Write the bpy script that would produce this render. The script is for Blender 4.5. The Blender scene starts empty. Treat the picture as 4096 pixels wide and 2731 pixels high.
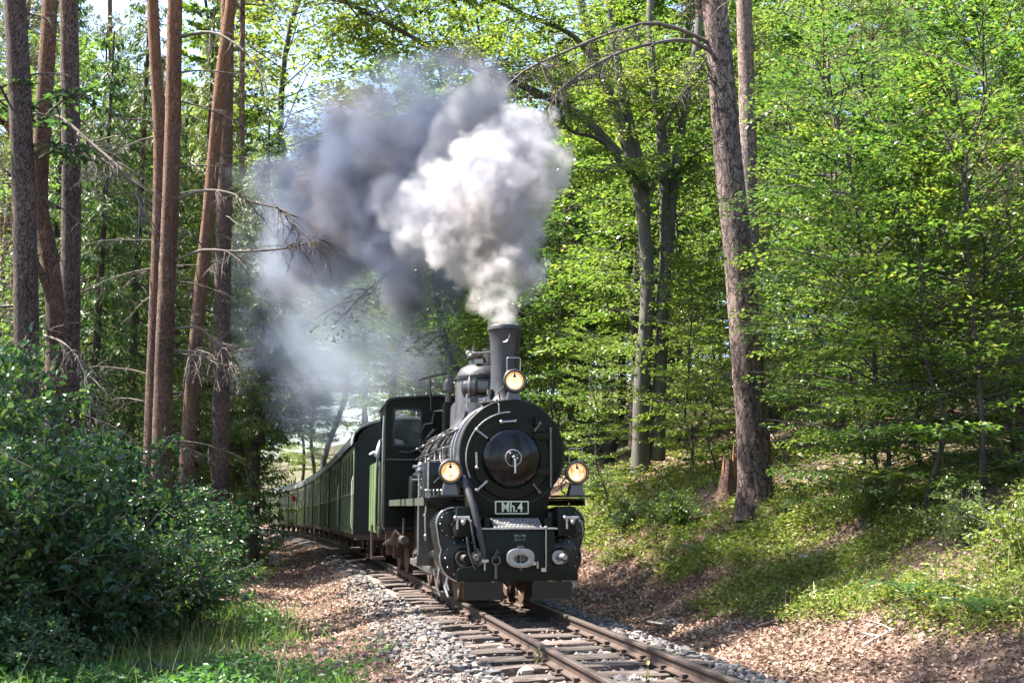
import bpy, bmesh, math, random
import numpy as np
from mathutils import Vector, Matrix, Euler

SC = bpy.context.scene
COL = SC.collection
rng = np.random.default_rng(7)
random.seed(7)
R = math.radians

# ------------------------------------------------------------------ camera
CAM_H, FPX, PITCH = 1.12, 4400.0, math.atan((2025 - 1365.5) / 4400.0)
cam_data = bpy.data.cameras.new("camera")
cam_data.sensor_width = 36.0
cam_data.lens = FPX / 4096 * 36
cam_data.clip_start, cam_data.clip_end = 0.05, 2000
cam = bpy.data.objects.new("camera", cam_data)
COL.objects.link(cam)
cam.location = (0, 0, CAM_H)
cam.rotation_euler = (R(90) + PITCH, 0, 0)
SC.camera = cam

# ------------------------------------------------------------------ sky, sun, exposure
SUN_EL, SUN_AZ = 57.0, 12.0          # azimuth: degrees from -X (left) towards +Y (away)
sdir = Vector((-math.cos(R(SUN_EL)) * math.cos(R(SUN_AZ)), math.cos(R(SUN_EL)) * math.sin(R(SUN_AZ)), math.sin(R(SUN_EL))))
world = bpy.data.worlds.new("World")
SC.world = world
world.use_nodes = True
wn = world.node_tree
wn.nodes.clear()
sky = wn.nodes.new("ShaderNodeTexSky")
sky.sky_type = 'NISHITA'
sky.sun_disc = False
sky.sun_elevation = R(SUN_EL)
sky.sun_rotation = math.atan2(sdir.x, sdir.y)
sky.air_density, sky.dust_density, sky.ozone_density = 1.0, 1.5, 1.0
bg = wn.nodes.new("ShaderNodeBackground")
bg.inputs[1].default_value = 0.095
wo = wn.nodes.new("ShaderNodeOutputWorld")
wn.links.new(sky.outputs[0], bg.inputs[0])
wn.links.new(bg.outputs[0], wo.inputs[0])

sun_data = bpy.data.lights.new("sun", 'SUN')
sun_data.energy = 5.0
sun_data.angle = R(0.5)
sun_data.color = (1.0, 0.93, 0.82)
sun = bpy.data.objects.new("sun", sun_data)
COL.objects.link(sun)
sun.rotation_euler = (-sdir).to_track_quat('-Z', 'Y').to_euler()

SC.view_settings.view_transform = 'Standard'
SC.view_settings.look = 'None'
SC.view_settings.exposure = 2.5
SC.view_settings.gamma = 1.0
SC.view_settings.use_curve_mapping = False
SC.render.engine = 'CYCLES'
cy = SC.cycles
cy.max_bounces, cy.diffuse_bounces, cy.glossy_bounces = 6, 2, 2
cy.transmission_bounces, cy.transparent_max_bounces, cy.volume_bounces = 4, 8, 6
cy.caustics_reflective = cy.caustics_refractive = False
cy.use_denoising = True
cy.adaptive_threshold = 0.04
cy.sample_clamp_indirect = 4.0
cy.volume_step_rate = 1.6
cy.volume_max_steps = 256

# ------------------------------------------------------------------ helpers
_c, _s = math.cos(PITCH), math.sin(PITCH)
def ray(px, py):
    x, y = (px - 2048) / FPX, -(py - 1365.5) / FPX
    return np.array([x, _c - _s * y, _s + _c * y])
def at(px, py, Y):                    # a pixel of the photograph at the depth Y, as a place in metres
    d = ray(px, py)
    return np.array([0, 0, CAM_H]) + d * (Y / d[1])

def tag(o, label, cat, group=None, kind=None):
    if label: o["label"] = label
    if cat: o["category"] = cat
    if group: o["group"] = group
    if kind: o["kind"] = kind
    return o

def empty(name, loc, rz=0.0, label=None, cat=None, group=None):
    o = bpy.data.objects.new(name, None)
    o.empty_display_size = 0.2
    COL.objects.link(o)
    o.location = tuple(float(v) for v in loc)
    o.rotation_euler = (0, 0, rz)
    return tag(o, label, cat, group)

def link(name, me, mat=None, parent=None):
    o = bpy.data.objects.new(name, me)
    COL.objects.link(o)
    if mat is not None and not me.materials: me.materials.append(mat)
    if parent is not None: o.parent = parent
    return o

def np_mesh(name, V, Fq, smooth=True, mat=None, sharp=None):
    """V (n,3), Fq (m,k) one face size, or list of such arrays"""
    V = np.ascontiguousarray(V, dtype=np.float32)
    if isinstance(Fq, np.ndarray): Fq = [Fq]
    Fq = [np.asarray(f, dtype=np.int32) for f in Fq if len(f)]
    me = bpy.data.meshes.new(name)
    me.vertices.add(len(V)); me.vertices.foreach_set("co", V.ravel())
    li = np.concatenate([f.ravel() for f in Fq])
    tot = np.concatenate([np.full(len(f), f.shape[1], dtype=np.int32) for f in Fq])
    st = np.concatenate([[0], np.cumsum(tot)[:-1]]).astype(np.int32)
    me.loops.add(len(li)); me.loops.foreach_set("vertex_index", li)
    me.polygons.add(len(tot)); me.polygons.foreach_set("loop_start", st)
    me.polygons.foreach_set("loop_total", tot)
    me.polygons.foreach_set("use_smooth", np.full(len(tot), bool(smooth)))
    me.update(calc_edges=True)
    if sharp is not None: me.set_sharp_from_angle(angle=R(sharp))
    if mat is not None: me.materials.append(mat)
    return me

def nrm(v):
    v = np.asarray(v, float); n = np.linalg.norm(v, axis=-1, keepdims=True); n[n == 0] = 1
    return v / n

class MB:
    """collects simple solids into one mesh"""
    def __init__(s): s.v, s.f, s.n = [], [], 0
    def add(s, v, faces):
        b = s.n; v = [tuple(float(c) for c in p) for p in v]
        s.v += v; s.n += len(v)
        s.f += [tuple(b + i for i in f) for f in faces]
        return s
    def box(s, c, d, rot=None):
        hx, hy, hz = d[0] / 2, d[1] / 2, d[2] / 2
        P = [Vector((x * hx, y * hy, z * hz)) for x in (-1, 1) for y in (-1, 1) for z in (-1, 1)]
        if rot: m = Euler(rot).to_matrix(); P = [m @ p for p in P]
        return s.add([(p.x + c[0], p.y + c[1], p.z + c[2]) for p in P],
                     [(0, 1, 3, 2), (4, 6, 7, 5), (0, 4, 5, 1), (2, 3, 7, 6), (0, 2, 6, 4), (1, 5, 7, 3)])
    def bx(s, x0, x1, y0, y1, z0, z1):
        return s.box(((x0 + x1) / 2, (y0 + y1) / 2, (z0 + z1) / 2), (x1 - x0, y1 - y0, z1 - z0))
    def lathe(s, prof, o=(0, 0, 0), axis=(0, 0, 1), n=24, a0=0.0, a1=None, capped=True):
        """profile of (radius, along)"""
        ax = Vector(axis).normalized(); u = ax.orthogonal().normalized(); w = ax.cross(u); o = Vector(o)
        full = a1 is None; m = n if full else n + 1; v = []
        for r, h in prof:
            for i in range(m):
                a = a0 + ((2 * math.pi * i / n) if full else (a1 - a0) * i / n)
                v.append(o + ax * h + (u * math.cos(a) + w * math.sin(a)) * max(r, 1e-5))
        f = []
        for j in range(len(prof) - 1):
            for i in range(n):
                k = (i + 1) % m
                f.append((j * m + i, j * m + k, (j + 1) * m + k, (j + 1) * m + i))
        if capped and full:
            if prof[0][0] > 1e-4: f.append(tuple(range(m))[::-1])
            if prof[-1][0] > 1e-4: f.append(tuple((len(prof) - 1) * m + i for i in range(m)))
        return s.add(v, f)
    def cyl(s, p0, p1, r, r1=None, n=12):
        p0, p1 = Vector(p0), Vector(p1); d = p1 - p0
        return s.lathe([(r, 0), (r if r1 is None else r1, d.length)], p0, d, n)
    def ball(s, c, r, n=10, sz=(1, 1, 1)):
        v, f = [], []; m = n // 2 + 1
        for j in range(m + 1):
            t = math.pi * j / m
            for i in range(n):
                a = 2 * math.pi * i / n
                v.append((c[0] + r * sz[0] * math.sin(t) * math.cos(a), c[1] + r * sz[1] * math.sin(t) * math.sin(a), c[2] + r * sz[2] * math.cos(t)))
        for j in range(m):
            for i in range(n): k = (i + 1) % n; f.append((j * n + i, (j + 1) * n + i, (j + 1) * n + k, j * n + k))
        return s.add(v, f)
    def tube(s, pts, r, n=8, closed=False):
        P = [Vector(p) for p in pts]; K = len(P); v = []; f = []
        rr = [r] * K if not hasattr(r, '__len__') else list(r)
        up = None
        for i in range(K):
            t = (P[(i + 1) % K] - P[i - 1]) if closed else (P[min(i + 1, K - 1)] - P[max(i - 1, 0)])
            t.normalize()
            if up is None: up = t.orthogonal().normalized()
            up = (up - t * up.dot(t)).normalized(); w = t.cross(up)
            for j in range(n):
                a = 2 * math.pi * j / n
                v.append(P[i] + (up * math.cos(a) + w * math.sin(a)) * rr[i])
        for i in range(K if closed else K - 1):
            for j in range(n):
                k = (j + 1) % n; b = ((i + 1) % K) * n
                f.append((i * n + j, i * n + k, b + k, b + j))
        if not closed: f += [tuple(range(n))[::-1], tuple((K - 1) * n + j for j in range(n))]
        return s.add(v, f)
    def ring(s, c, axis, R0, r, n=28, m=8):
        ax = Vector(axis).normalized(); u = ax.orthogonal().normalized(); w = ax.cross(u); c = Vector(c)
        return s.tube([c + (u * math.cos(2 * math.pi * i / n) + w * math.sin(2 * math.pi * i / n)) * R0 for i in range(n)], r, m, True)
    def plate(s, poly, y0, y1):
        """polygon in x,z extruded along y"""
        n = len(poly); v = [(x, y0, z) for x, z in poly] + [(x, y1, z) for x, z in poly]
        f = [tuple(range(n)), tuple(range(2 * n - 1, n - 1, -1))] + [(i, n + i, n + (i + 1) % n, (i + 1) % n) for i in range(n)]
        return s.add(v, f)
    def build(s, name, mat, parent=None, sharp=32, bevel=0):
        me = bpy.data.meshes.new(name); me.from_pydata(s.v, [], s.f)
        bm = bmesh.new(); bm.from_mesh(me); bmesh.ops.recalc_face_normals(bm, faces=bm.faces)
        if bevel: bmesh.ops.bevel(bm, geom=[e for e in bm.edges if len(e.link_faces) == 2 and e.calc_face_angle(0) > 0.6], offset=bevel, segments=2, affect='EDGES', profile=0.6, clamp_overlap=True)
        bm.to_mesh(me); bm.free()
        me.polygons.foreach_set("use_smooth", [True] * len(me.polygons)); me.set_sharp_from_angle(angle=R(sharp))
        return link(name, me, mat, parent)

def tubes_np(paths, n=6):
    """many tubes (pts (k,3), radii (k,)) into one vertex and face array"""
    VV, FF, b = [], [], 0
    ang = np.arange(n) * 2 * np.pi / n; ca, sa = np.cos(ang), np.sin(ang)
    for P, r in paths:
        P = np.asarray(P, float); r = np.asarray(r, float); K = len(P)
        T = nrm(np.gradient(P, axis=0))
        ref = np.array([1.0, 0.13, 0.07]) if abs(nrm(P[-1] - P[0])[0]) < 0.8 else np.array([0.1, 1.0, 0.07])
        U = nrm(np.cross(T, ref)); W = np.cross(T, U)
        V = P[:, None] + (U[:, None] * ca[None, :, None] + W[:, None] * sa[None, :, None]) * r[:, None, None]
        VV.append(V.reshape(-1, 3))
        i = np.arange(K - 1)[:, None] * n; j = np.arange(n)[None]; k = (j + 1) % n
        FF.append(np.stack([b + i + j, b + i + k, b + i + n + k, b + i + n + j], -1).reshape(-1, 4)); b += K * n
    return np.concatenate(VV), np.concatenate(FF)

def leaves_np(P, D, N, L, W, fold=0.18, round_=False):
    """leaf shaped quads: base P, direction D, normal N, length, width"""
    D = nrm(D); N = nrm(N - D * np.sum(N * D, -1, keepdims=True)); S = np.cross(D, N)
    L = np.broadcast_to(L, (len(P),))[:, None]; W = np.broadcast_to(W, (len(P),))[:, None]
    if not round_:
        V = np.stack([P, P + D * L * .48 + S * W * .5 + N * W * fold, P + D * L, P + D * L * .48 - S * W * .5 + N * W * fold], 1)
        return V.reshape(-1, 3), np.arange(len(P) * 4).reshape(-1, 4)
    V = np.stack([P, P + D * L * .28 + S * W * .44 + N * W * fold, P + D * L * .68 + S * W * .40 + N * W * fold, P + D * L - N * W * .15,
                  P + D * L * .68 - S * W * .40 + N * W * fold, P + D * L * .28 - S * W * .44 + N * W * fold], 1)
    i = np.arange(len(P))[:, None] * 6
    return V.reshape(-1, 3), np.concatenate([i + np.array([[0, 1, 2, 3]]), i + np.array([[0, 3, 4, 5]])])

def join_np(parts):
    VV, FF, b = [], {}, 0
    for V, F in parts:
        VV.append(V)
        FF.setdefault(F.shape[1], []).append(F + b); b += len(V)
    return np.concatenate(VV), [np.concatenate(f) for f in FF.values()]

def rand_unit(n, g=rng):
    return nrm(g.normal(size=(n, 3)))

# value noise on a lattice, for terrain and bark
_lat = np.random.default_rng(3).random((64, 64, 64)).astype(np.float32)
def vnoise(P):
    P = np.asarray(P, float); i = np.floor(P).astype(int); f = P - i; f = f * f * (3 - 2 * f); o = 0
    for dx in (0, 1):
        for dy in (0, 1):
            for dz in (0, 1):
                w = (f[..., 0] if dx else 1 - f[..., 0]) * (f[..., 1] if dy else 1 - f[..., 1]) * (f[..., 2] if dz else 1 - f[..., 2])
                o = o + w * _lat[(i[..., 0] + dx) % 64, (i[..., 1] + dy) % 64, (i[..., 2] + dz) % 64]
    return o
def fbm2(X, Y, sc, oct=4, seed=0.0):
    o, a, t = 0, 1.0, 0
    for k in range(oct):
        o = o + a * vnoise(np.stack([X * sc * 2**k + 7.3 * k + seed, Y * sc * 2**k + 3.1 * k, np.full_like(X, 1.7 * k + seed)], -1)); t += a; a *= .5
    return o / t

# ------------------------------------------------------------------ materials
def nt(name):
    m = bpy.data.materials.new(name); m.use_nodes = True
    return m, m.node_tree.nodes, m.node_tree.links, m.node_tree.nodes["Principled BSDF"]
def ramp(N, Lk, fac, stops):
    r = N.new("ShaderNodeValToRGB"); e = r.color_ramp.elements
    while len(e) < len(stops): e.new(0.5)
    for el, (p, c) in zip(e, stops): el.position = p; el.color = (*c, 1)
    Lk.new(fac, r.inputs[0]); return r.outputs[0]
def noise(N, Lk, scale, detail=4, rough=.6, vec=None, dim='3D'):
    n = N.new("ShaderNodeTexNoise"); n.inputs["Scale"].default_value = scale; n.inputs["Detail"].default_value = detail
    n.inputs["Roughness"].default_value = rough
    if vec is not None: Lk.new(vec, n.inputs["Vector"])
    return n.outputs[0]
def coords(N, Lk, scale=(1, 1, 1), kind="Object"):
    t = N.new("ShaderNodeTexCoord"); m = N.new("ShaderNodeMapping"); m.inputs["Scale"].default_value = scale
    Lk.new(t.outputs[kind], m.inputs[0]); return m.outputs[0]
def bump(N, Lk, h, p, strength=.4, dist=.01):
    b = N.new("ShaderNodeBump"); b.inputs["Strength"].default_value = strength; b.inputs["Distance"].default_value = dist
    Lk.new(h, b.inputs["Height"]); Lk.new(b.outputs[0], p.inputs["Normal"]); return b
def mixc(N, Lk, fac, a, b, mode='MIX'):
    m = N.new("ShaderNodeMix"); m.data_type = 'RGBA'; m.blend_type = mode
    for s, v in ((0, fac), (6, a), (7, b)):
        if hasattr(v, "links"): Lk.new(v, m.inputs[s])
        else: m.inputs[s].default_value = v if s == 0 else (*v, 1)
    return m.outputs[2]

def paint(name, col, rough=.4, metal=0.0, dirt=.35, spec=.5, grime=(.05, .04, .03), scale=6.0, coat=0):
    m, N, L, p = nt(name)
    v = coords(N, L)
    n1 = noise(N, L, scale, 6, .65, v); n2 = noise(N, L, scale * 9, 3, .6, v)
    c = mixc(N, L, n1, [x * .75 for x in col], [min(1, x * 1.25) for x in col])
    d = ramp(N, L, n1, [(.5, (0, 0, 0)), (.8, (dirt,) * 3)])
    c = mixc(N, L, d, c, grime)
    n3 = noise(N, L, scale * 2.2, 5, .7, coords(N, L, (1, 1, .1)))
    c = mixc(N, L, ramp(N, L, n3, [(.52, (0, 0, 0)), (.7, (dirt * .9,) * 3)]), c, [min(1, g_ * 1.5) for g_ in grime])
    L.new(c, p.inputs["Base Color"])
    rr = ramp(N, L, n2, [(.2, (max(.05, rough - .12),) * 3), (.8, (min(1, rough + .15),) * 3)])
    L.new(rr, p.inputs["Roughness"])
    p.inputs["Metallic"].default_value = metal
    p.inputs["Specular IOR Level"].default_value = spec
    p.inputs["Coat Weight"].default_value = coat
    bump(N, L, n2, p, .08, .004)
    return m

def leafmat(name, cols, trans=.45, rough=.42, tcol=None, spec=.35):
    """leaf: island-random colour, part of the light passes through"""
    m, N, L, p = nt(name)
    g = N.new("ShaderNodeNewGeometry"); oi = N.new("ShaderNodeObjectInfo")
    k = len(cols); c = ramp(N, L, g.outputs["Random Per Island"], [(i / max(1, k - 1), cc) for i, cc in enumerate(cols)])
    h = N.new("ShaderNodeHueSaturation"); L.new(c, h.inputs["Color"])
    mr = N.new("ShaderNodeMapRange"); L.new(oi.outputs["Random"], mr.inputs[0])
    mr.inputs[3].default_value, mr.inputs[4].default_value = .47, .53; L.new(mr.outputs[0], h.inputs["Hue"])
    mv = N.new("ShaderNodeMapRange"); L.new(oi.outputs["Random"], mv.inputs[0])
    mv.inputs[3].default_value, mv.inputs[4].default_value = 1.2, .8; L.new(mv.outputs[0], h.inputs["Value"])
    L.new(h.outputs[0], p.inputs["Base Color"])
    p.inputs["Roughness"].default_value = rough; p.inputs["Specular IOR Level"].default_value = spec
    t = N.new("ShaderNodeBsdfTranslucent")
    tc = mixc(N, L, 1.0, h.outputs[0], tcol or (1.3, 1.45, .7), 'MULTIPLY'); L.new(tc, t.inputs[0])
    mx = N.new("ShaderNodeMixShader"); mx.inputs[0].default_value = trans
    L.new(p.outputs[0], mx.inputs[1]); L.new(t.outputs[0], mx.inputs[2])
    L.new(mx.outputs[0], N["Material Output"].inputs[0])
    return m

def barkmat(name, lo, hi, top=None, zt=(4, 9), sc=9.0, stretch=.35, bstr=.9, lichen=None, plates=True):
    m, N, L, p = nt(name)
    v = coords(N, L, (1, 1, stretch))
    vo = N.new("ShaderNodeTexVoronoi"); vo.feature = 'DISTANCE_TO_EDGE'; vo.inputs["Scale"].default_value = sc
    wv = N.new("ShaderNodeVectorMath"); wv.operation = 'ADD'
    nn = N.new("ShaderNodeTexNoise"); nn.inputs["Scale"].default_value = sc * 1.3; nn.inputs["Detail"].default_value = 4; L.new(v, nn.inputs["Vector"])
    sm = N.new("ShaderNodeVectorMath"); sm.operation = 'SCALE'; sm.inputs[3].default_value = .3
    L.new(nn.outputs[1], sm.inputs[0]); L.new(v, wv.inputs[0]); L.new(sm.outputs[0], wv.inputs[1]); L.new(wv.outputs[0], vo.inputs["Vector"])
    n1 = noise(N, L, sc * 2.5, 5, .65, v); n0 = noise(N, L, 1.3, 3, .5, v)
    e = ramp(N, L, vo.outputs[0], [(0.0, (0, 0, 0)), (.09, (1, 1, 1))]) if plates else noise(N, L, 14, 4, .6, v)
    c = mixc(N, L, ramp(N, L, n1, [(.3, (0, 0, 0)), (.7, (1, 1, 1))]), lo, hi)
    c = mixc(N, L, ramp(N, L, n0, [(.35, (0, 0, 0)), (.65, (1, 1, 1))]), mixc(N, L, 1.0, c, (.65, .65, .68), 'MULTIPLY'), mixc(N, L, 1.0, c, (1.2, 1.18, 1.18), 'MULTIPLY'))
    if top:
        t = N.new("ShaderNodeTexCoord"); sp = N.new("ShaderNodeSeparateXYZ"); L.new(t.outputs["Object"], sp.inputs[0])
        mr = N.new("ShaderNodeMapRange"); mr.inputs[1].default_value, mr.inputs[2].default_value = zt; L.new(sp.outputs[2], mr.inputs[0])
        c = mixc(N, L, mr.outputs[0], c, mixc(N, L, n1, [x * .6 for x in top], top))
    if lichen:
        c = mixc(N, L, ramp(N, L, n0, [(.52, (0, 0, 0)), (.68, (.7, .7, .7))]), c, lichen)
    c = mixc(N, L, e, [x * (.45 if plates else .85) for x in lo], c)
    L.new(c, p.inputs["Base Color"]); p.inputs["Roughness"].default_value = .85; p.inputs["Specular IOR Level"].default_value = .2
    ad = N.new("ShaderNodeMath"); ad.operation = 'MULTIPLY_ADD'; L.new(n1, ad.inputs[0]); ad.inputs[1].default_value = .4; L.new(e, ad.inputs[2])
    bump(N, L, ad.outputs[0], p, bstr, .02)
    return m

def flat(name, col, rough=.8, emit=None, es=0.0, metal=0, spec=.3):
    m, N, L, p = nt(name); p.inputs["Base Color"].default_value = (*col, 1); p.inputs["Roughness"].default_value = rough
    p.inputs["Metallic"].default_value = metal; p.inputs["Specular IOR Level"].default_value = spec
    if emit: p.inputs["Emission Color"].default_value = (*emit, 1); p.inputs["Emission Strength"].default_value = es
    return m

def islandmat(name, cols, rough=.85, sc=None, trans=0, bs=.3):
    """stones, litter: colour per piece"""
    m, N, L, p = nt(name); g = N.new("ShaderNodeNewGeometry")
    k = len(cols); c = ramp(N, L, g.outputs["Random Per Island"], [(i / max(1, k - 1), cc) for i, cc in enumerate(cols)])
    if sc:
        n1 = noise(N, L, sc, 4, .6, coords(N, L)); c = mixc(N, L, n1, (0, 0, 0), c, 'MIX') if False else mixc(N, L, n1, c, mixc(N, L, 1.0, c, (.55, .55, .55), 'MULTIPLY'))
        bump(N, L, n1, p, bs, .01)
    L.new(c, p.inputs["Base Color"]); p.inputs["Roughness"].default_value = rough; p.inputs["Specular IOR Level"].default_value = .25
    if trans:
        t = N.new("ShaderNodeBsdfTranslucent"); L.new(c, t.inputs[0]); mx = N.new("ShaderNodeMixShader"); mx.inputs[0].default_value = trans
        L.new(p.outputs[0], mx.inputs[1]); L.new(t.outputs[0], mx.inputs[2]); L.new(mx.outputs[0], N["Material Output"].inputs[0])
    return m
# ------------------------------------------------------------------ the line of the track and the lie of the land
_cy = np.array([-6, 0, 7.06, 10.37, 12.02, 16, 20, 24.3, 29.1, 36, 42.5, 49.7, 62.9, 69.8, 76.5, 81.5, 95, 110])
_cx = np.array([3.95, 2.65, 1.122, .405, .0656, -.69, -1.45, -2.27, -3.3, -4.79, -6.29, -7.9, -11.16, -13.1, -15.2, -16.8, -21.6, -27.6])
_pf = np.polyfit(_cy / 50, _cx, 5)
_dpf = np.polyder(_pf)
def xc(Y):
    Y = np.asarray(Y, float); Yc = np.clip(Y, -6, 110)
    return np.polyval(_pf, Yc / 50) + (Y - Yc) * np.polyval(_dpf, Yc / 50) / 50
def slope(Y): return np.polyval(_dpf, np.clip(Y, -6, 110) / 50) / 50
def zt(Y):                              # the line falls away behind the engine
    d = np.clip(np.asarray(Y, float) - 15, 0, 130); return -.0098 * d * d / (d + 6)
def lat(X, Y): return (np.asarray(X) - xc(Y)) * .98
_gl = np.array([-400, -60, -25, -12, -6, -4.2, -3.4, -2.15, -1.45, -1.15, -.85, .85, 1.1, 1.65, 2.0, 2.7, 5.2, 9, 16, 40, 400])
_gz = np.array([30, 3.2, 1.1, .2, -.35, -.47, -.5, -.5, -.27, -.2, -.17, -.17, -.2, -.42, -.42, -.24, 1.12, 2.05, 4.3, 14, 80.0])
def gl(l, Y):
    l, Y = np.broadcast_arrays(np.asarray(l, float), np.asarray(Y, float))
    z = np.interp(l, _gl, _gz)
    t = np.clip((Y - 15) / 12, 0, 1); t = t * t * (3 - 2 * t)
    z = np.where(l > 2, z + t * np.clip((l - 2) * .2, 0, .75), z)
    off = np.clip((np.abs(l) - 1.6) / 1.6, 0, 1)
    X = xc(Y) + l / .98
    b = (fbm2(X, Y, .45, 3) - .5) * .42 + (fbm2(X, Y, 2.2, 2, 5.0) - .5) * .12
    return z + zt(Y) + b * off * np.where(l < -4.2, 1, .75)
def gz(X, Y): return gl(lat(X, Y), Y)

def spaced(segs):
    o = []
    for a, b, n in segs: o.append(np.linspace(a, b, n, endpoint=False))
    return np.concatenate(o + [[segs[-1][1]]])
ls = spaced([(-400, -60, 12), (-60, -14, 24), (-14, -6, 22), (-6, 8, 110), (8, 20, 26), (20, 60, 22), (60, 400, 12)])
ys = spaced([(-30, 3, 14), (3, 24, 120), (24, 60, 80), (60, 130, 45), (130, 600, 24)])
LL, YY = np.meshgrid(ls, ys)
ZZ = gl(LL, YY); ZZ = np.where((LL > -1.42) & (LL < 1.38), ZZ - .05, ZZ)
XX = xc(YY) + LL / .98
nl, ny = len(ls), len(ys)
ii = (np.arange(ny - 1)[:, None] * nl + np.arange(nl - 1)[None])
GF = np.stack([ii, ii + 1, ii + nl + 1, ii + nl], -1).reshape(-1, 4)
def soil_mat():
    m, N, L, p = nt("forest_soil"); v = coords(N, L)
    n1 = noise(N, L, 1.1, 5, .6, v); n2 = noise(N, L, 26, 6, .7, v); vo = N.new("ShaderNodeTexVoronoi"); vo.inputs["Scale"].default_value = 22; L.new(v, vo.inputs["Vector"])
    c = ramp(N, L, n2, [(.25, (.03, .02, .015)), (.5, (.085, .055, .042)), (.75, (.17, .12, .095))])
    c2 = mixc(N, L, .45, c, mixc(N, L, vo.outputs["Color"], (.05, .03, .022), (.27, .19, .15)))
    c3 = mixc(N, L, ramp(N, L, n1, [(.5, (0, 0, 0)), (.72, (.6, .6, .6))]), c2, (.03, .045, .014))
    zo = N.new("ShaderNodeAttribute"); zo.attribute_name = "undergrowth"
    mz = N.new("ShaderNodeMath"); mz.operation = 'MULTIPLY'; L.new(zo.outputs["Fac"], mz.inputs[0]); L.new(ramp(N, L, noise(N, L, .7, 4, .6, v), [(.38, (.1, .1, .1)), (.58, (1, 1, 1))]), mz.inputs[1])
    c3 = mixc(N, L, mz.outputs[0], c3, mixc(N, L, n2, (.012, .022, .007), (.055, .085, .024)))
    L.new(c3, p.inputs["Base Color"]); p.inputs["Roughness"].default_value = .95; p.inputs["Specular IOR Level"].default_value = .15
    bump(N, L, n2, p, .8, .03); return m
M_soil = soil_mat()
g = link("ground", np_mesh("ground", np.stack([XX, YY, ZZ], -1).reshape(-1, 3), GF), M_soil)
ua = g.data.attributes.new("undergrowth", 'FLOAT', 'POINT'); ua.data.foreach_set("value", np.clip((np.abs(LL) - 5.5) / 5, 0, .85).astype(np.float32).ravel())
tag(g, "brown forest floor with leaf litter rising into the bank", "ground", kind="structure")

# trackbed strip of fine ballast
l2 = np.linspace(-1.5, 1.45, 30); y2 = spaced([(-6, 30, 150), (30, 110, 90)])
L2, Y2 = np.meshgrid(l2, y2); Z2 = gl(L2, Y2) + .006 - .03 * (np.abs(L2) < .85)
i2 = (np.arange(len(y2) - 1)[:, None] * len(l2) + np.arange(len(l2) - 1)[None])
M_bed = islandmat("ballast_fines", [(.2, .17, .15)], .95)
def bed_mat():
    m, N, L, p = nt("ballast_bed"); v = coords(N, L)
    vo = N.new("ShaderNodeTexVoronoi"); vo.inputs["Scale"].default_value = 24; L.new(v, vo.inputs["Vector"])
    n1 = noise(N, L, 3, 4, .6, v)
    c = mixc(N, L, vo.outputs["Color"], (.07, .065, .065), (.27, .25, .24)); c = mixc(N, L, n1, c, (.13, .09, .065))
    L.new(c, p.inputs["Base Color"]); p.inputs["Roughness"].default_value = .9
    bump(N, L, vo.outputs["Distance"], p, 1.0, .03); return m
tb = link("trackbed", np_mesh("trackbed", np.stack([xc(Y2) + L2 / .98, Y2, Z2], -1).reshape(-1, 3),
          np.stack([i2, i2 + 1, i2 + len(l2) + 1, i2 + len(l2)], -1).reshape(-1, 4)), bed_mat())
tag(tb, "grey ballast bed carrying the single narrow track", "trackbed", kind="structure")

def on_track(l, Y, z):                  # lateral offset, distance, height above rail
    th = np.arctan(slope(Y)); return np.stack([xc(Y) + l * np.cos(th), Y - l * np.sin(th), zt(Y) + z], -1)

# ------------------------------------------------------------------ track
M_rust = paint("rail_rust", (.055, .038, .032), .75, 0, .5, .3, (.10, .055, .038), 14)
M_railtop = paint("rail_head", (.15, .12, .115), .36, .6, .4, .5, (.09, .06, .05), 8)
def wood_mat():
    m, N, L, p = nt("sleeper_wood"); v = coords(N, L, (2, 14, 14)); oi = N.new("ShaderNodeObjectInfo")
    va = N.new("ShaderNodeVectorMath"); va.operation = 'ADD'; L.new(v, va.inputs[0])
    sc_ = N.new("ShaderNodeVectorMath"); sc_.operation = 'SCALE'; sc_.inputs[3].default_value = 40; cx = N.new("ShaderNodeCombineXYZ")
    for k in range(3): L.new(oi.outputs["Random"], cx.inputs[k])
    L.new(cx.outputs[0], sc_.inputs[0]); L.new(sc_.outputs[0], va.inputs[1])
    n1 = noise(N, L, 2.2, 6, .7, va.outputs[0]); n2 = noise(N, L, 9, 3, .6, va.outputs[0])
    c = ramp(N, L, n1, [(.3, (.02, .016, .014)), (.5, (.07, .052, .045)), (.72, (.17, .13, .115))])
    h = N.new("ShaderNodeHueSaturation"); L.new(c, h.inputs["Color"]); mv = N.new("ShaderNodeMapRange"); L.new(oi.outputs["Random"], mv.inputs[0])
    mv.inputs[3].default_value, mv.inputs[4].default_value = .6, 1.5; L.new(mv.outputs[0], h.inputs["Value"])
    L.new(h.outputs[0], p.inputs["Base Color"]); p.inputs["Roughness"].default_value = .85
    bump(N, L, n2, p, .8, .012); return m
M_wood = wood_mat()
track = empty("railway_track", (xc(8), 8, -.17), 0, "rusty narrow gauge railway track with worn wooden sleepers in front of the engine", "railway track")
bpy.context.view_layer.update()
TI = track.matrix_world.inverted()
ry = spaced([(-5, 30, 120), (30, 105, 70)])
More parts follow.
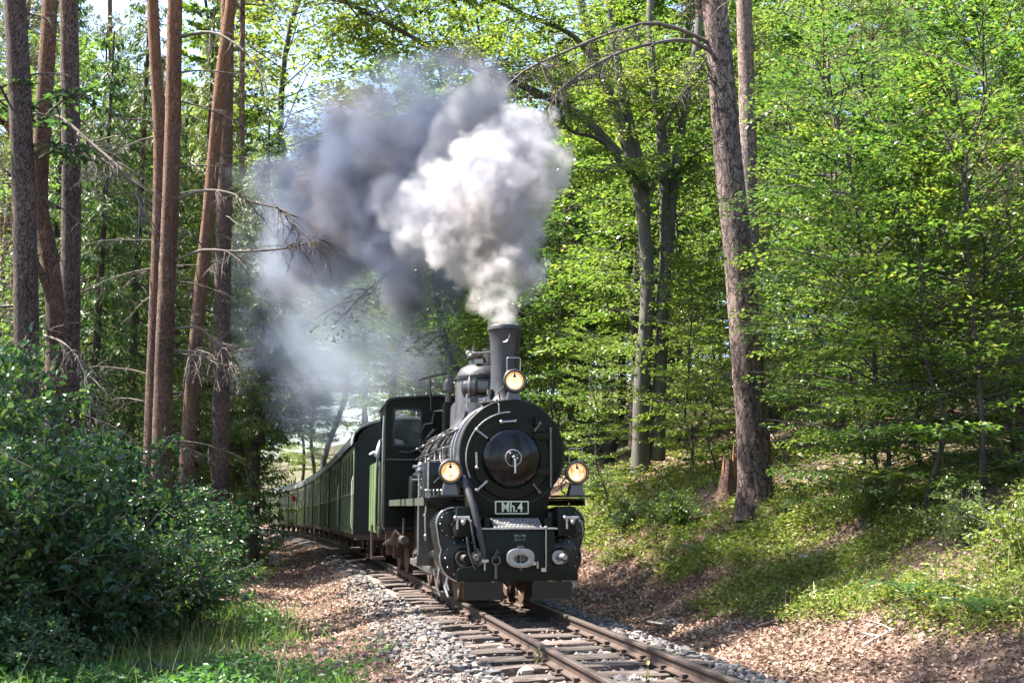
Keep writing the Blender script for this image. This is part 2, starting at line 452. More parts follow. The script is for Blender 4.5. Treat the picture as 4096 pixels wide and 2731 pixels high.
def rail_mesh(side):
    hw, w2, ft = .028, .008, .048
    prof = [(-hw, -.026), (-hw, -.006), (-hw + .007, 0), (hw - .007, 0), (hw, -.006), (hw, -.026), (w2, -.036), (w2, -.088), (ft, -.106), (ft, -.116), (-ft, -.116), (-ft, -.106), (-w2, -.088), (-w2, -.036)]
    n = len(prof); V = []
    for a, b in prof: V.append(on_track(side * (.38 + .028) + a, ry, b))
    V = np.stack(V, 1).reshape(-1, 3); i = np.arange(len(ry) - 1)[:, None] * n; j = np.arange(n)[None]; k = (j + 1) % n
    me = np_mesh("rail", V, np.stack([i + j, i + k, i + n + k, i + n + j], -1).reshape(-1, 4), True, M_rust, 40)
    me.materials.append(M_railtop)
    idx = np.zeros((len(ry) - 1, n), dtype=np.int32); idx[:, 2] = 1; idx[:, 1] = 1; idx[:, 3] = 1
    me.polygons.foreach_set("material_index", idx.ravel()); return me
for s in (-1, 1):
    r_ = link("rail", rail_mesh(s), None, track); r_.matrix_parent_inverse = TI
def sleeper_mesh(k):
    gq = np.random.default_rng(50 + k); m = MB()
    nx = 9; L_, W_, H_ = .86 + gq.uniform(-.05, .04), .105 + gq.uniform(-.015, .015), .14
    rows = []
    for i in range(nx):
        x = -L_ + 2 * L_ * i / (nx - 1); j = gq.normal(0, .006, 6)
        e = .012 if i in (0, nx - 1) else 0
        rows.append([(x, -W_ + j[0], -H_), (x, -W_ + j[1] + e * .3, -.012 - e), (x, -W_ + .016 + j[2], -e + j[3] * .5), (x, W_ - .016 + j[4], -e + j[5] * .5), (x, W_ + j[2], -.012 - e), (x, W_ + j[0], -H_)])
    v = [p for r in rows for p in r]; f = []
    for i in range(nx - 1):
        for q in range(6): f.append((i * 6 + q, i * 6 + (q + 1) % 6, i * 6 + 6 + (q + 1) % 6, i * 6 + 6 + q))
    f += [tuple(range(6))[::-1], tuple((nx - 1) * 6 + q for q in range(6))]
    m.add(v, f); o = m.build("sleeper", M_wood, None, 45); me = o.data; bpy.data.objects.remove(o); return me
SM = [sleeper_mesh(k) for k in range(6)]
fm = MB()
pl_ = [(-.1, -.06, 0), (.1, -.06, 0), (.1, .06, 0), (-.1, .06, 0), (-.1, -.06, .014), (.1, -.06, .014), (.1, .06, .014), (-.1, .06, .014)]
sq_ = [[(q * .055 - .024, -.026), (q * .055 + .024, -.026), (q * .055 + .024, .026), (q * .055 - .024, .026)] for q in (-1, 1)]
vv_ = list(pl_); ff_ = [(0, 3, 2, 1), (0, 1, 5, 4), (1, 2, 6, 5), (2, 3, 7, 6), (3, 0, 4, 7)]
for s4 in sq_:                          # clip lugs grow out of the plate
    b_ = len(vv_); vv_ += [(x, y, .014) for x, y in s4] + [(x * .97, y * .8, .045) for x, y in s4]
    ff_ += [(b_ + i, b_ + (i + 1) % 4, b_ + 4 + (i + 1) % 4, b_ + 4 + i) for i in range(4)] + [(b_ + 4, b_ + 5, b_ + 6, b_ + 7)]
ff_ += [(4, 5, 6, 7)]
fm.add(vv_, ff_)
fo = fm.build("rail_fastening", M_rust); FME = fo.data; bpy.data.objects.remove(fo)
yq = 3.6; q = 0
while yq < 34:
    o = link("sleeper", SM[q % 6], None, track)
    o.matrix_parent_inverse = TI
    o.location = (float(xc(yq)) + rng.normal(0, .015), yq, float(zt(yq)) - .13 + rng.normal(0, .004)); o.rotation_euler = (rng.normal(0, .01), rng.normal(0, .006), float(-math.atan(slope(yq))) + rng.normal(0, .02))
    for s in (-1, 1): link("rail_fastening", FME, None, o).location = (s * .408, 0, .002)
    yq += .51 + rng.normal(0, .03); q += 1

# ------------------------------------------------------------------ ballast stones
def ico():
    bm = bmesh.new(); bmesh.ops.create_icosphere(bm, subdivisions=1, radius=1); bm.verts.ensure_lookup_table()
    V = np.array([v.co[:] for v in bm.verts]); F = np.array([[v.index for v in f.verts] for f in bm.faces]); bm.free(); return V, F
IV, IF = ico()
def stones(n, lo, hi, y0, y1, smin, smax, up=.4, name="ballast_stones", near=True):
    gq = np.random.default_rng(int(abs(lo) * 100 + y0 * 7))
    l = gq.uniform(lo, hi, n); Y = y0 + (y1 - y0) * gq.random(n) ** (1.25 if near else 1)
    keep = ~((np.abs(l) < .86) & (((Y / .51) % 1) < .4) & (gq.random(n) < .8))
    keep &= gq.random(n) < np.interp(l, [-2.4, -1.7, -1.45, -1.15, 1.2, 1.6], [.005, .03, .3, 1, 1, .1]) * np.where((l < -1.2) & (Y > 13), .45, 1)
    l, Y = l[keep], Y[keep]; n = len(l)
    s = gq.uniform(smin, smax, n) * np.where(gq.random(n) < .12, 1.35, 1)
    V = np.repeat(IV[None], n, 0) * (1 + gq.uniform(-.42, .38, (n, 12, 1))) * gq.uniform(.6, 1.15, (n, 1, 3))
    a = gq.uniform(0, 6.28, n); ca, sa = np.cos(a), np.sin(a)
    x = V[..., 0] * ca[:, None] - V[..., 1] * sa[:, None]; y = V[..., 0] * sa[:, None] + V[..., 1] * ca[:, None]
    V = np.stack([x, y, V[..., 2] * .8], -1) * s[:, None, None]
    z = gl(l, Y) + s * up + np.where(np.abs(l) < .86, -.022, .008)
    V += np.stack([xc(Y) + l / .98, Y, z], -1)[:, None]
    return V.reshape(-1, 3), (IF[None] + np.arange(n)[:, None, None] * 12).reshape(-1, 3)
M_stone = islandmat("ballast_stone", [(.05, .048, .052), (.15, .142, .142), (.09, .075, .068), (.22, .205, .2), (.11, .11, .122), (.33, .305, .285), (.13, .1, .085)], .85, 60)
sv, sf = join_np([stones(15000, -2.3, 1.75, 4.5, 16, .015, .034), stones(2200, -2.2, 1.7, 4.5, 13, .034, .05), stones(6000, -2.3, -1.0, 16, 42, .022, .046, near=False), stones(2200, 1.0, 1.75, 15, 30, .025, .042, near=False)])
st = link("ballast_stones", np_mesh("ballast_stones", sv, sf, False), M_stone)
tag(st, "loose grey ballast stones heaped beside and between the rails", "ballast", kind="stuff")

# ------------------------------------------------------------------ leaf litter, grass, low plants
def litter(n, lo, hi, y0, y1, L, gq, dens=None, yp=1.3):
    l = gq.uniform(lo, hi, n); Y = y0 + (y1 - y0) * gq.random(n) ** yp
    if dens is not None: k = gq.random(n) < dens(l, Y); l, Y = l[k], Y[k]
    n = len(l); X = xc(Y) + l / .98
    P = np.stack([X, Y, gl(l, Y) + gq.uniform(.005, .035, n)], -1)
    N_ = nrm(gq.normal(size=(n, 3)) * .55 + [0, 0, 1]); D = np.cross(N_, gq.normal(size=(n, 3)))
    s = gq.uniform(.6, 1.35, n) * L * np.interp(Y, [6, 16, 45], [.8, 1, 1.9])
    return leaves_np(P, D, N_, s, s * .62, .25)
gq = np.random.default_rng(21)
M_litter = islandmat("fallen_leaf", [(.10, .055, .038), (.36, .245, .185), (.2, .115, .078), (.5, .40, .34), (.13, .075, .055), (.40, .27, .2), (.24, .15, .11)], .7, None, .12)
dl = lambda l, Y: np.interp(l, [-4.8, -4, -1.7, -1.2, 1.1, 1.6, 3.2, 4.2], [.25, 1, 1, .35, .05, 1, 1, .35])
lv, lf = join_np([litter(52000, -4.9, -1.1, 7.5, 45, .046, gq, dl), litter(46000, 1.1, 4.4, 5, 26, .058, gq, dl), litter(16000, 5, 16, 9, 40, .075, gq), litter(4000, -1.6, 1.2, 5, 14, .04, gq, lambda l, Y: .5 + 0 * l)])
lt = link("leaf_litter", np_mesh("leaf_litter", lv, lf, False), M_litter)
tag(lt, "dry reddish brown leaf litter strewn along the track and bank", "leaf litter", kind="stuff")

def blades(n, X, Y, h, gq, lean=.35, w=.012):
    P = np.stack([X, Y, gz(X, Y) - .01], -1); n = len(X)
    D = nrm(gq.normal(size=(n, 3)) * [lean, lean, .1] + [0, 0, 1]); N_ = rand_unit(n, gq)
    hh = h * gq.uniform(.5, 1.25, n)
    D = nrm(D); N_ = nrm(N_ - D * np.sum(N_ * D, -1, keepdims=True)); S = np.cross(D, N_)
    w = w * gq.uniform(.6, 1.3, n)[:, None]; H_ = hh[:, None]; bend = N_ * H_ * gq.uniform(.05, .4, n)[:, None]
    V = np.stack([P - S * w * .5, P + S * w * .5, P + D * H_ * .6 + S * w * .38 + bend * .35, P + D * H_ * .6 - S * w * .38 + bend * .35, P + D * H_ * .97 + bend], 1)
    i = np.arange(n)[:, None] * 5
    return V.reshape(-1, 3), i + np.array([[0, 1, 2, 3]]), i + np.array([[3, 2, 4]])
def blade_obj(name, sets, mat, label, cat):
    VV, Q, T, b = [], [], [], 0
    for V, q_, t_ in sets: VV.append(V); Q.append(q_ + b); T.append(t_ + b); b += len(V)
    o = link(name, np_mesh(name, np.concatenate(VV), [np.concatenate(Q), np.concatenate(T)], True), mat)
    return tag(o, label, cat, kind="stuff")
M_grass = leafmat("grass_blade", [(.07, .15, .045), (.12, .21, .06), (.05, .12, .045), (.15, .23, .07)], .4)
M_grass2 = leafmat("bank_grass_blade", [(.13, .18, .04), (.2, .24, .065), (.27, .26, .12), (.1, .15, .035)], .35)
gq = np.random.default_rng(31)
n = 42000; Y = 7.5 + 9.5 * gq.random(n) ** 1.2; X = gq.uniform(-6.2, -1.0, n)
edge = np.interp(Y, [7.5, 10, 13, 16, 18], [-1.55, -1.95, -2.75, -3.5, -3.9]) + (fbm2(X * 0, Y, .8, 3) - .5) * 1.2
k = (X < edge + gq.normal(0, .22, n)) & (gq.random(n) < np.clip((fbm2(X, Y, 1.1, 3) - .36) * 4, 0.06, 1))
blade_obj("grass_patch", [blades(0, X[k], Y[k], .14 + .3 * fbm2(X[k], Y[k], 1.4, 3, 6.0) ** 1.5, gq, .45)], M_grass, "lush shaded green grass in the lower left corner", "grass")
k2 = (X < edge + gq.normal(0, .3, n)) & (fbm2(X, Y, .9, 3, 12.0) > .47) & (gq.random(n) < .35); X2, Y2_ = X[k2], Y[k2]; m_ = len(X2)
parts = []
for t in range(5):
    P_ = np.stack([X2 + gq.normal(0, .05, m_), Y2_ + gq.normal(0, .05, m_), gz(X2, Y2_) + gq.uniform(.03, .34, m_) * fbm2(X2, Y2_, 1.3, 2, 3.0) * 1.6], -1); s_ = gq.uniform(.04, .09, m_)
    parts.append(leaves_np(P_, nrm(gq.normal(size=(m_, 3)) * [1, 1, .4]), nrm(gq.normal(size=(m_, 3)) * .5 + [0, 0, 1]), s_, s_ * .55, .15))
wv_, wf_ = join_np(parts); o = link("weed_patch", np_mesh("weed_patch", wv_, wf_, False), M_grass); tag(o, "leafy low weeds mixed into the shaded grass at lower left", "weeds", kind="stuff")
n3 = 500; Y3 = 8 + 8 * gq.random(n3); X3 = np.interp(Y3, [7.5, 10, 13, 16, 18], [-1.55, -1.95, -2.75, -3.5, -3.9]) - gq.uniform(-.3, 2.4, n3)
blade_obj("dry_stalks", [blades(0, X3, Y3, .5, gq, .25, .006)], leafmat("dry_stalk", [(.3, .27, .15), (.2, .2, .09), (.4, .36, .22)], .3), "thin dry grass stalks standing above the shaded grass", "grass")
def cover_pts(n, gq, y0, y1, l0, l1, lush=True):
    Y = y0 + (y1 - y0) * gq.random(n) ** 1.3; l = gq.uniform(l0, l1, n)
    start = 2.95 + (fbm2(l * 0, Y, .5, 3, 2.0) - .5) * 1.5 + np.clip((14 - Y) * .02, 0, .3)
    pat = fbm2(xc(Y) + l, Y, .9, 3, 9.0)
    k = (gq.random(n) < np.clip((l - start) * 2.6, 0, 1)) & (gq.random(n) < np.clip((pat - .36) * 6, .06, 1))
    k &= gq.random(n) < np.interp(l, [4.9, 6.2, 8.5], [1, .22, .1]) * np.where(Y > 19, .8, 1)
    return l[k], Y[k]
l, Y = cover_pts(26000, gq, 5.5, 28, 2.7, 7)
blade_obj("bank_grass", [blades(0, xc(Y) + l / .98, Y, .14 + .4 * fbm2(xc(Y) + l, Y, .8, 3, 8.0) ** 2 * np.interp(Y, [10, 16], [1.3, .8]), gq, .5, .009)], M_grass2, "thin pale grass blades among the low plants of the right bank", "grass")
l, Y = cover_pts(44000, gq, 5.5, 30, 2.2, 8.5); n = len(l); X = xc(Y) + l / .98
hc = np.clip(fbm2(X, Y, 1.6, 3, 4.0) * .62 - .12, .05, .42)
parts = []
for t in range(7):
    P = np.stack([X + gq.normal(0, .06, n), Y + gq.normal(0, .06, n), gl(l, Y) + hc * gq.random(n) ** .6], -1)
    D = nrm(gq.normal(size=(n, 3)) * [1, 1, .35]); N_ = nrm(gq.normal(size=(n, 3)) * .6 + [0, 0, 1]); s = gq.uniform(.035, .07, n) * np.interp(Y, [6, 14, 30], [.8, 1, 1.5])
    parts.append(leaves_np(P, D, N_, s, s * .65))
cv, cf = join_np(parts)
M_cover = leafmat("bilberry_leaf", [(.08, .13, .025), (.14, .19, .04), (.21, .24, .06), (.10, .15, .03), (.05, .085, .02), (.16, .2, .05), (.24, .2, .08)], .42)
o = link("bilberry_cover", np_mesh("bilberry_cover", cv, cf, False), M_cover)
tag(o, "low leafy bilberry cover carpeting the right hand bank", "ground cover", kind="stuff")
# ------------------------------------------------------------------ the engine
M_black = paint("engine_black", (.008, .0085, .0095), .34, 0, .3, .35, (.02, .018, .016), 5, .1)
M_black2 = paint("boiler_black", (.028, .027, .032), .4, 0, .5, .5, (.07, .06, .057), 4)
M_soot = paint("smokebox_green_black", (.006, .0075, .0032), .5, 0, .3, .2, (.011, .0115, .007), 5)
M_dgreen = paint("engine_dark_green", (.0036, .0068, .004), .44, 0, .3, .22, (.009, .0105, .007), 5)
M_steel = paint("bare_steel", (.42, .41, .41), .3, .9, .4, .5, (.12, .1, .09), 10)
M_dsteel = paint("oily_steel", (.13, .12, .12), .4, .8, .5, .5, (.05, .04, .03), 10)
M_brown = paint("brown_frame", (.09, .055, .042), .6, 0, .5, .4, (.04, .03, .025), 8)
M_gloss = paint("polished_black", (.004, .004, .005), .16, 0, .2, .3, (.012, .011, .01), 4, .12)
M_white = flat("plate_white", (.62, .66, .5), .5)
M_hose = paint("rubber_hose", (.035, .035, .042), .55, 0, .3, .4, (.08, .07, .07), 20)
M_tread = paint("tread_plate_metal", (.30, .29, .30), .38, .8, .5, .5, (.1, .09, .08), 18)
M_glassd, _N, _L, _p = nt("cab_glass"); _p.inputs["Base Color"].default_value = (.9, .95, .93, 1); _p.inputs["Roughness"].default_value = .03; _p.inputs["Transmission Weight"].default_value = 1; _p.inputs["IOR"].default_value = 1.05
def lampmat():
    m, N, L, p = nt("lit_reflector"); v = coords(N, L)
    n1 = noise(N, L, 13, 2, .5, v); c = ramp(N, L, n1, [(.30, (.6, .26, .08)), (.43, (1.0, .62, .32)), (.58, (1.0, .84, .62))])
    L.new(c, p.inputs["Emission Color"]); p.inputs["Emission Strength"].default_value = .22; p.inputs["Base Color"].default_value = (.6, .5, .35, 1)
    p.inputs["Roughness"].default_value = .25; p.inputs["Metallic"].default_value = .6; return m
M_lamp = lampmat()
M_lamp_rim = flat("lamp_reflector_rim", (.5, .34, .18), .25, (1.0, .5, .18), .10, .7, .5)
M_lens, _N, _L, _p = nt("lamp_lens"); _p.inputs["Base Color"].default_value = (1, 1, 1, 1); _p.inputs["Roughness"].default_value = .04; _p.inputs["Transmission Weight"].default_value = 1; _p.inputs["IOR"].default_value = 1.12

LA = R(10.8)
loco = empty("steam_locomotive", (.0656, 12.02, 0), LA, "black narrow gauge steam locomotive with three lit lamps hauling green coaches", "locomotive")
def P(name, mb, mat, sharp=32, bevel=0, parent=None, label=None, kind=None):
    o = mb.build(name, mat, parent or loco, sharp, bevel)
    if label: o["label"] = label
    if kind: o["kind"] = kind
    return o
def arc(cx, cz, r, a0, a1, y, n=14): return [(cx + r * math.cos(R(a0 + (a1 - a0) * i / n)), y, cz + r * math.sin(R(a0 + (a1 - a0) * i / n))) for i in range(n + 1)]
def rbox(u0, u1, z0, z1, r, n=4):
    p = []
    for cx, cz, a in ((u1 - r, z1 - r, 0), (u0 + r, z1 - r, 90), (u0 + r, z0 + r, 180), (u1 - r, z0 + r, 270)):
        for i in range(n + 1): t = R(a + 90 * i / n); p.append((cx + r * math.cos(t), cz + r * math.sin(t)))
    return p
SZ, DZ = 1.716, 1.65
# smokebox, boiler, firebox
P("smokebox", MB().lathe([(.565, .40), (.58, .42), (.58, 1.38), (.56, 1.40)], (0, 0, SZ), (0, 1, 0), 56), M_black2, 30)
fp = P("smokebox_front", MB().plate([(math.cos(R(a)) * .592, SZ + math.sin(R(a)) * .592) for a in range(-40, 221, 6)] + [(-.40, 1.13), (-.36, .93), (.36, .93), (.40, 1.13)], .335, .40), M_soot, 30, .006)
P("smokebox_rim", MB().ring((0, .345, SZ), (0, 1, 0), .588, .014, 64, 6), M_black, 40, 0, fp)
P("saddle", MB().plate([(-.45, 1.4), (-.38, .7), (.38, .7), (.45, 1.4)], .42, 1.35), M_soot)
P("boiler", MB().lathe([(.52, 1.4), (.52, 5.7)], (0, 0, SZ), (0, 1, 0), 48), M_black2, 30)
for v in (1.42, 2.05, 2.75, 3.5, 4.25, 5.0, 5.6):
    P("boiler_band", MB().lathe([(.515, v - .03), (.53, v - .026), (.53, v + .026), (.515, v + .03)], (0, 0, SZ), (0, 1, 0), 48, capped=False), M_black)
P("firebox", MB().bx(-.55, .55, 4.3, 5.7, .75, 1.75), M_black2, 30, .03)
# smokebox door
door = P("smokebox_door", MB().lathe([(.452, 0), (.452, -.02), (.44, -.032), (.33, -.04)], (-.015, .335, DZ), (0, 1, 0), 56), M_soot, 30)
dp = [(.335, -.036), (.33, -.055)] + [(.33 * math.cos(R(t)), -.05 - .085 * math.sin(R(t))) for t in range(12, 91, 8)] + [(.0, -.135)]
P("door_dish", MB().lathe(dp, (-.015, .335, DZ), (0, 1, 0), 56, capped=False), M_gloss, 30, 0, door)
h = MB().ring((-.015, .19, DZ), (0, 1, 0), .088, .009, 32, 8)
P("hand_wheel", h, M_steel, 40, 0, door)
hs = MB().cyl((-.015, .20, DZ), (-.015, .13, DZ), .022)
for a in (40, 150, 265): hs.cyl((-.015, .185, DZ), (-.015 + .086 * math.cos(R(a)), .19, DZ + .086 * math.sin(R(a))), .008, None, 6)
hs.ball((-.015, .13, DZ), .028, 10); hs.ball((-.05, .16, DZ + .045), .018, 8); hs.ball((.03, .165, DZ - .01), .014, 8)
P("wheel_spokes", hs, M_dsteel, 40, 0, door)
P("door_handle", MB().tube([(-.015, .12, DZ), (-.012, .10, DZ - .03), (-.01, .10, DZ - .17)], .012, 8), M_steel, 40, 0, door)
for a, (rx, ln) in {142: (.43, .15), 95: (.41, .17), 183: (.40, .17), 222: (.45, .15), 310: (.43, .12), 50: (.45, .11)}.items():
    ca, sa = math.cos(R(a)), math.sin(R(a)); c = (-.015 + rx * ca, .29, DZ + rx * sa)
    tx, tz = (-sa, ca) if a in (95, 183) else (ca, sa)
    m = MB().tube([(c[0] + tx * ln / 2, .27, c[2] + tz * ln / 2), (c[0] - tx * ln / 2, .27, c[2] - tz * ln / 2)], [.012, .015], 8)
    m.ball((c[0] + tx * ln / 2, .275, c[2] + tz * ln / 2), .026, 8).cyl((c[0] + tx * ln / 2, .31, c[2] + tz * ln / 2), (c[0] + tx * ln / 2, .265, c[2] + tz * ln / 2), .018, None, 8)
    P("door_clamp", m, M_steel if a not in (310, 50) else M_dsteel, 40)
hg = MB().cyl((.43, .28, 1.33), (.43, .28, 1.97), .016, None, 10).ball((.43, .28, 1.98), .02, 8)
P("hinge_pin", hg, M_dsteel)
for z in (1.50, 1.90):
    P("hinge_strap", MB().plate([(.24, z - .035), (.44, z - .045), (.46, z - .03), (.46, z + .03), (.44, z + .045), (.24, z + .035)], .268, .30), M_soot, 30, .006)
P("front_handrail", MB().tube(arc(-.015, DZ, .515, 92, 205, .29, 20), .0085, 8), M_steel)
P("lifting_lug", MB().plate([(.26, 1.95), (.36, 1.95), (.36, 2.04), (.30, 2.07), (.25, 2.12)], .27, .33), M_dgreen)
P("front_grab_iron", MB().tube([(-.16, .33, 2.26), (-.16, .29, 2.25), (-.16, .29, 2.16), (-.16, .33, 2.15)], .008, 6), M_steel)

# number plate
pl = P("number_plate", MB().plate(rbox(-.2, .18, 1.036, 1.182, .012), .30, .33), M_white, 30, 0, None, "rectangular number plate with pale border and raised lettering")
P("plate_field", MB().plate(rbox(-.186, .166, 1.05, 1.168, .008), .296, .302), M_dgreen, 30, 0, pl)
def text(s, size, loc, mat, parent, sx=1.0, bold=.0, ext=.003):
    cu = bpy.data.curves.new("lettering", 'FONT'); cu.body = s; cu.size = size; cu.align_x = 'CENTER'; cu.align_y = 'CENTER'
    cu.extrude = ext; cu.offset = bold; cu.materials.append(mat)
    t_ = bpy.data.objects.new("tmp_text", cu); COL.objects.link(t_); dg = bpy.context.evaluated_depsgraph_get()
    me = bpy.data.meshes.new_from_object(t_.evaluated_get(dg)); bpy.data.objects.remove(t_)
    o = bpy.data.objects.new("lettering", me); COL.objects.link(o); o.parent = parent; o.location = loc; o.rotation_euler = (R(90), 0, 0); o.scale = (sx, 1, 1); return o
text("Mh.4", .15, (-.01, .293, 1.108), M_white, pl, .82, .0022)

# buffer beam and front
bp_ = [(-.66, .33), (.66, .33), (.66, .45), (.635, .475), (.41, .50), (.40, .90), (-.40, .90), (-.41, .50), (-.635, .475), (-.66, .45)]
beam = P("buffer_beam", MB().plate(bp_, 0, .03), M_dgreen, 30, .004)
m = MB()
for z in (.37, .86, .62):
    for u in np.arange(-.36, .361, .072): m.ball((u, -.002, z), .009, 6, (1, .7, 1))
for s in (-1, 1):
    for z in np.arange(.45, .86, .07): m.ball((s * .385, -.002, z), .009, 6, (1, .7, 1))
    for u in (.45, .52, .6): m.ball((s * u, -.002, .37), .009, 6, (1, .7, 1))
P("beam_rivets", m, M_dgreen, 40, 0, beam, None, "stuff")
text("Unt. Hei\n25.11.11", .042, (.02, -.004, .79), flat("lettering_grey", (.3, .33, .32), .6), beam, .9, .0, .001)
P("frame_extension", MB().bx(-.36, -.30, .03, 1.2, .4, 1.0).bx(.30, .36, .03, 1.2, .4, 1.0).bx(-.30, .30, .3, .36, .4, .95), M_soot)
tp = P("tread_plate", MB().add([(-.27, -.02, .895), (.27, -.02, .895), (.27, .22, .995), (-.27, .22, .995), (-.27, -.02, .88), (.27, -.02, .88), (.27, .22, .98), (-.27, .22, .98)], [(0, 1, 2, 3), (7, 6, 5, 4), (0, 4, 5, 1), (1, 5, 6, 2), (2, 6, 7, 3), (3, 7, 4, 0)]), M_tread)
m = MB()
for j in range(5):
    for i in range(13): m.ball((-.25 + .0416 * i + (.02 if j % 2 else 0) * .8, .005 + .045 * j, .908 + .0188 * j), .009, 6, (1, 1, .8))
P("tread_studs", m, M_steel, 60, 0, tp, None, "stuff")
P("step_rail", MB().cyl((-.42, -.02, .885), (.43, -.02, .885), .012, None, 8), M_steel)
P("grab_post", MB().cyl((.30, -.03, .90), (.30, -.03, .47), .009, None, 8).ball((.30, -.03, .895), .022, 8), M_steel)
for s in (-1, 1):
    P("rail_guard", MB().plate(rbox(min(s * .16, s * .59), max(s * .16, s * .59), .14, .325, .008), .012, .035), M_black, 30)
    m = MB().bx(s * .555 - .105, s * .555 + .105, .06, .30, .80, 1.12)
    P("end_box", m, M_dgreen, 30, .02)
    v_ = MB().cyl((s * .60, .06, .98), (s * .60, -.02, .98), .03).cyl((s * .60 - .07, -.0, 1.0), (s * .60 + .07, -.0, 1.0), .02, None, 10)
    v_.ball((s * .60 - .08, 0, 1.0), .026, 8).ball((s * .60, -.02, .95), .028, 8).cyl((s * .6 - .06, .0, 1.0), (s * .6 - .06, -.0, .88), .016, None, 8)
    P("brake_valve", v_, M_steel, 40)
    P("brake_hose", MB().tube([(s * .60 + .05, 0, .99), (s * .60 + .10, -.04, .95), (s * .60 + .115, -.06, .87), (s * .6 + .10, -.05, .80), (s * .6 + .06, 0, .76)] if s > 0 else
                               [(-.55, .0, 1.0), (-.52, -.05, .96), (-.50, -.07, .80), (-.46, -.07, .60), (-.44, -.06, .50), (-.47, -.04, .46), (-.53, -.02, .62), (-.555, 0, .80)], .014, 8), M_hose)
    c = MB().cyl((s * .44, .0, .58), (s * .44, -.04, .58), .075, None, 16).cyl((s * .44, -.03, .58), (s * .47, -.14, .585), .036, None, 14).cyl((s * .468, -.13, .585), (s * .478, -.17, .587), .042, .03, 14)
    P("heating_coupling", c, M_dsteel if s < 0 else M_tread, 40)
hose = P("brake_pipe", MB().tube([(-.56, .30, 1.44), (-.555, .22, 1.40), (-.53, .12, 1.28), (-.48, .04, 1.12), (-.445, .0, .95), (-.41, -.03, .78), (-.385, -.05, .66), (-.375, -.05, .56)], [.03, .036, .04, .04, .036, .033, .028, .02], 12), M_hose)
P("pipe_clip", MB().box((-.372, -.055, .55), (.075, .05, .03)).cyl((-.372, -.055, .54), (-.372, -.055, .45), .014, None, 8), M_steel, 40, 0, hose)
# centre coupling
cp = MB(); n_ = 28
for sgn, yy in ((1, -.30), (1, -.24)):
    pass
oc = [(-.02 + (.145 if abs(math.cos(t)) > .2 else .145) * math.copysign(abs(math.cos(t)) ** .75, math.cos(t)), .585 + .10 * math.copysign(abs(math.sin(t)) ** .75, math.sin(t))) for t in np.linspace(0, 2 * np.pi, n_, endpoint=False)]
ic = [(-.02 + .075 * math.cos(t), .575 + .042 * math.sin(t)) for t in np.linspace(0, 2 * np.pi, n_, endpoint=False)]
v = [(x, y, z) for y in (-.27, -.20) for x, z in oc] + [(x, y, z) for y in (-.27, -.20) for x, z in ic]
f = []
for i in range(n_):
    k = (i + 1) % n_; f += [(i, k, n_ + k, n_ + i), (2 * n_ + i, 3 * n_ + i, 3 * n_ + k, 2 * n_ + k), (i, 2 * n_ + i, 2 * n_ + k, k), (n_ + i, n_ + k, 3 * n_ + k, 3 * n_ + i)]
cp.add(v, f); P("centre_buffer", cp, M_tread, 40, .006)
P("drawbar", MB().bx(-.09, .05, -.20, .04, .545, .62).cyl((-.02, -.235, .71), (-.02, -.235, .46), .018).box((-.02, -.235, .70), (.06, .05, .02)), M_dsteel)
P("coupling_hook", MB().tube([(-.26, 0, .58), (-.26, -.06, .58), (-.26, -.09, .62), (-.245, -.10, .66), (-.23, -.09, .63)], .014, 8).ring((-.25, -.05, .55), (0, 1, 0), .045, .011, 18, 6).cyl((-.25, -.04, .52), (-.25, -.04, .36), .02, None, 8), M_dsteel, 40)
P("coupling_bolt", MB().box((.15, -.05, .52), (.055, .05, .035)).ball((.20, -.05, .50), .03, 8, (.6, .6, 1.5)).box((.27, -.03, .45), (.055, .04, .04)), M_steel)

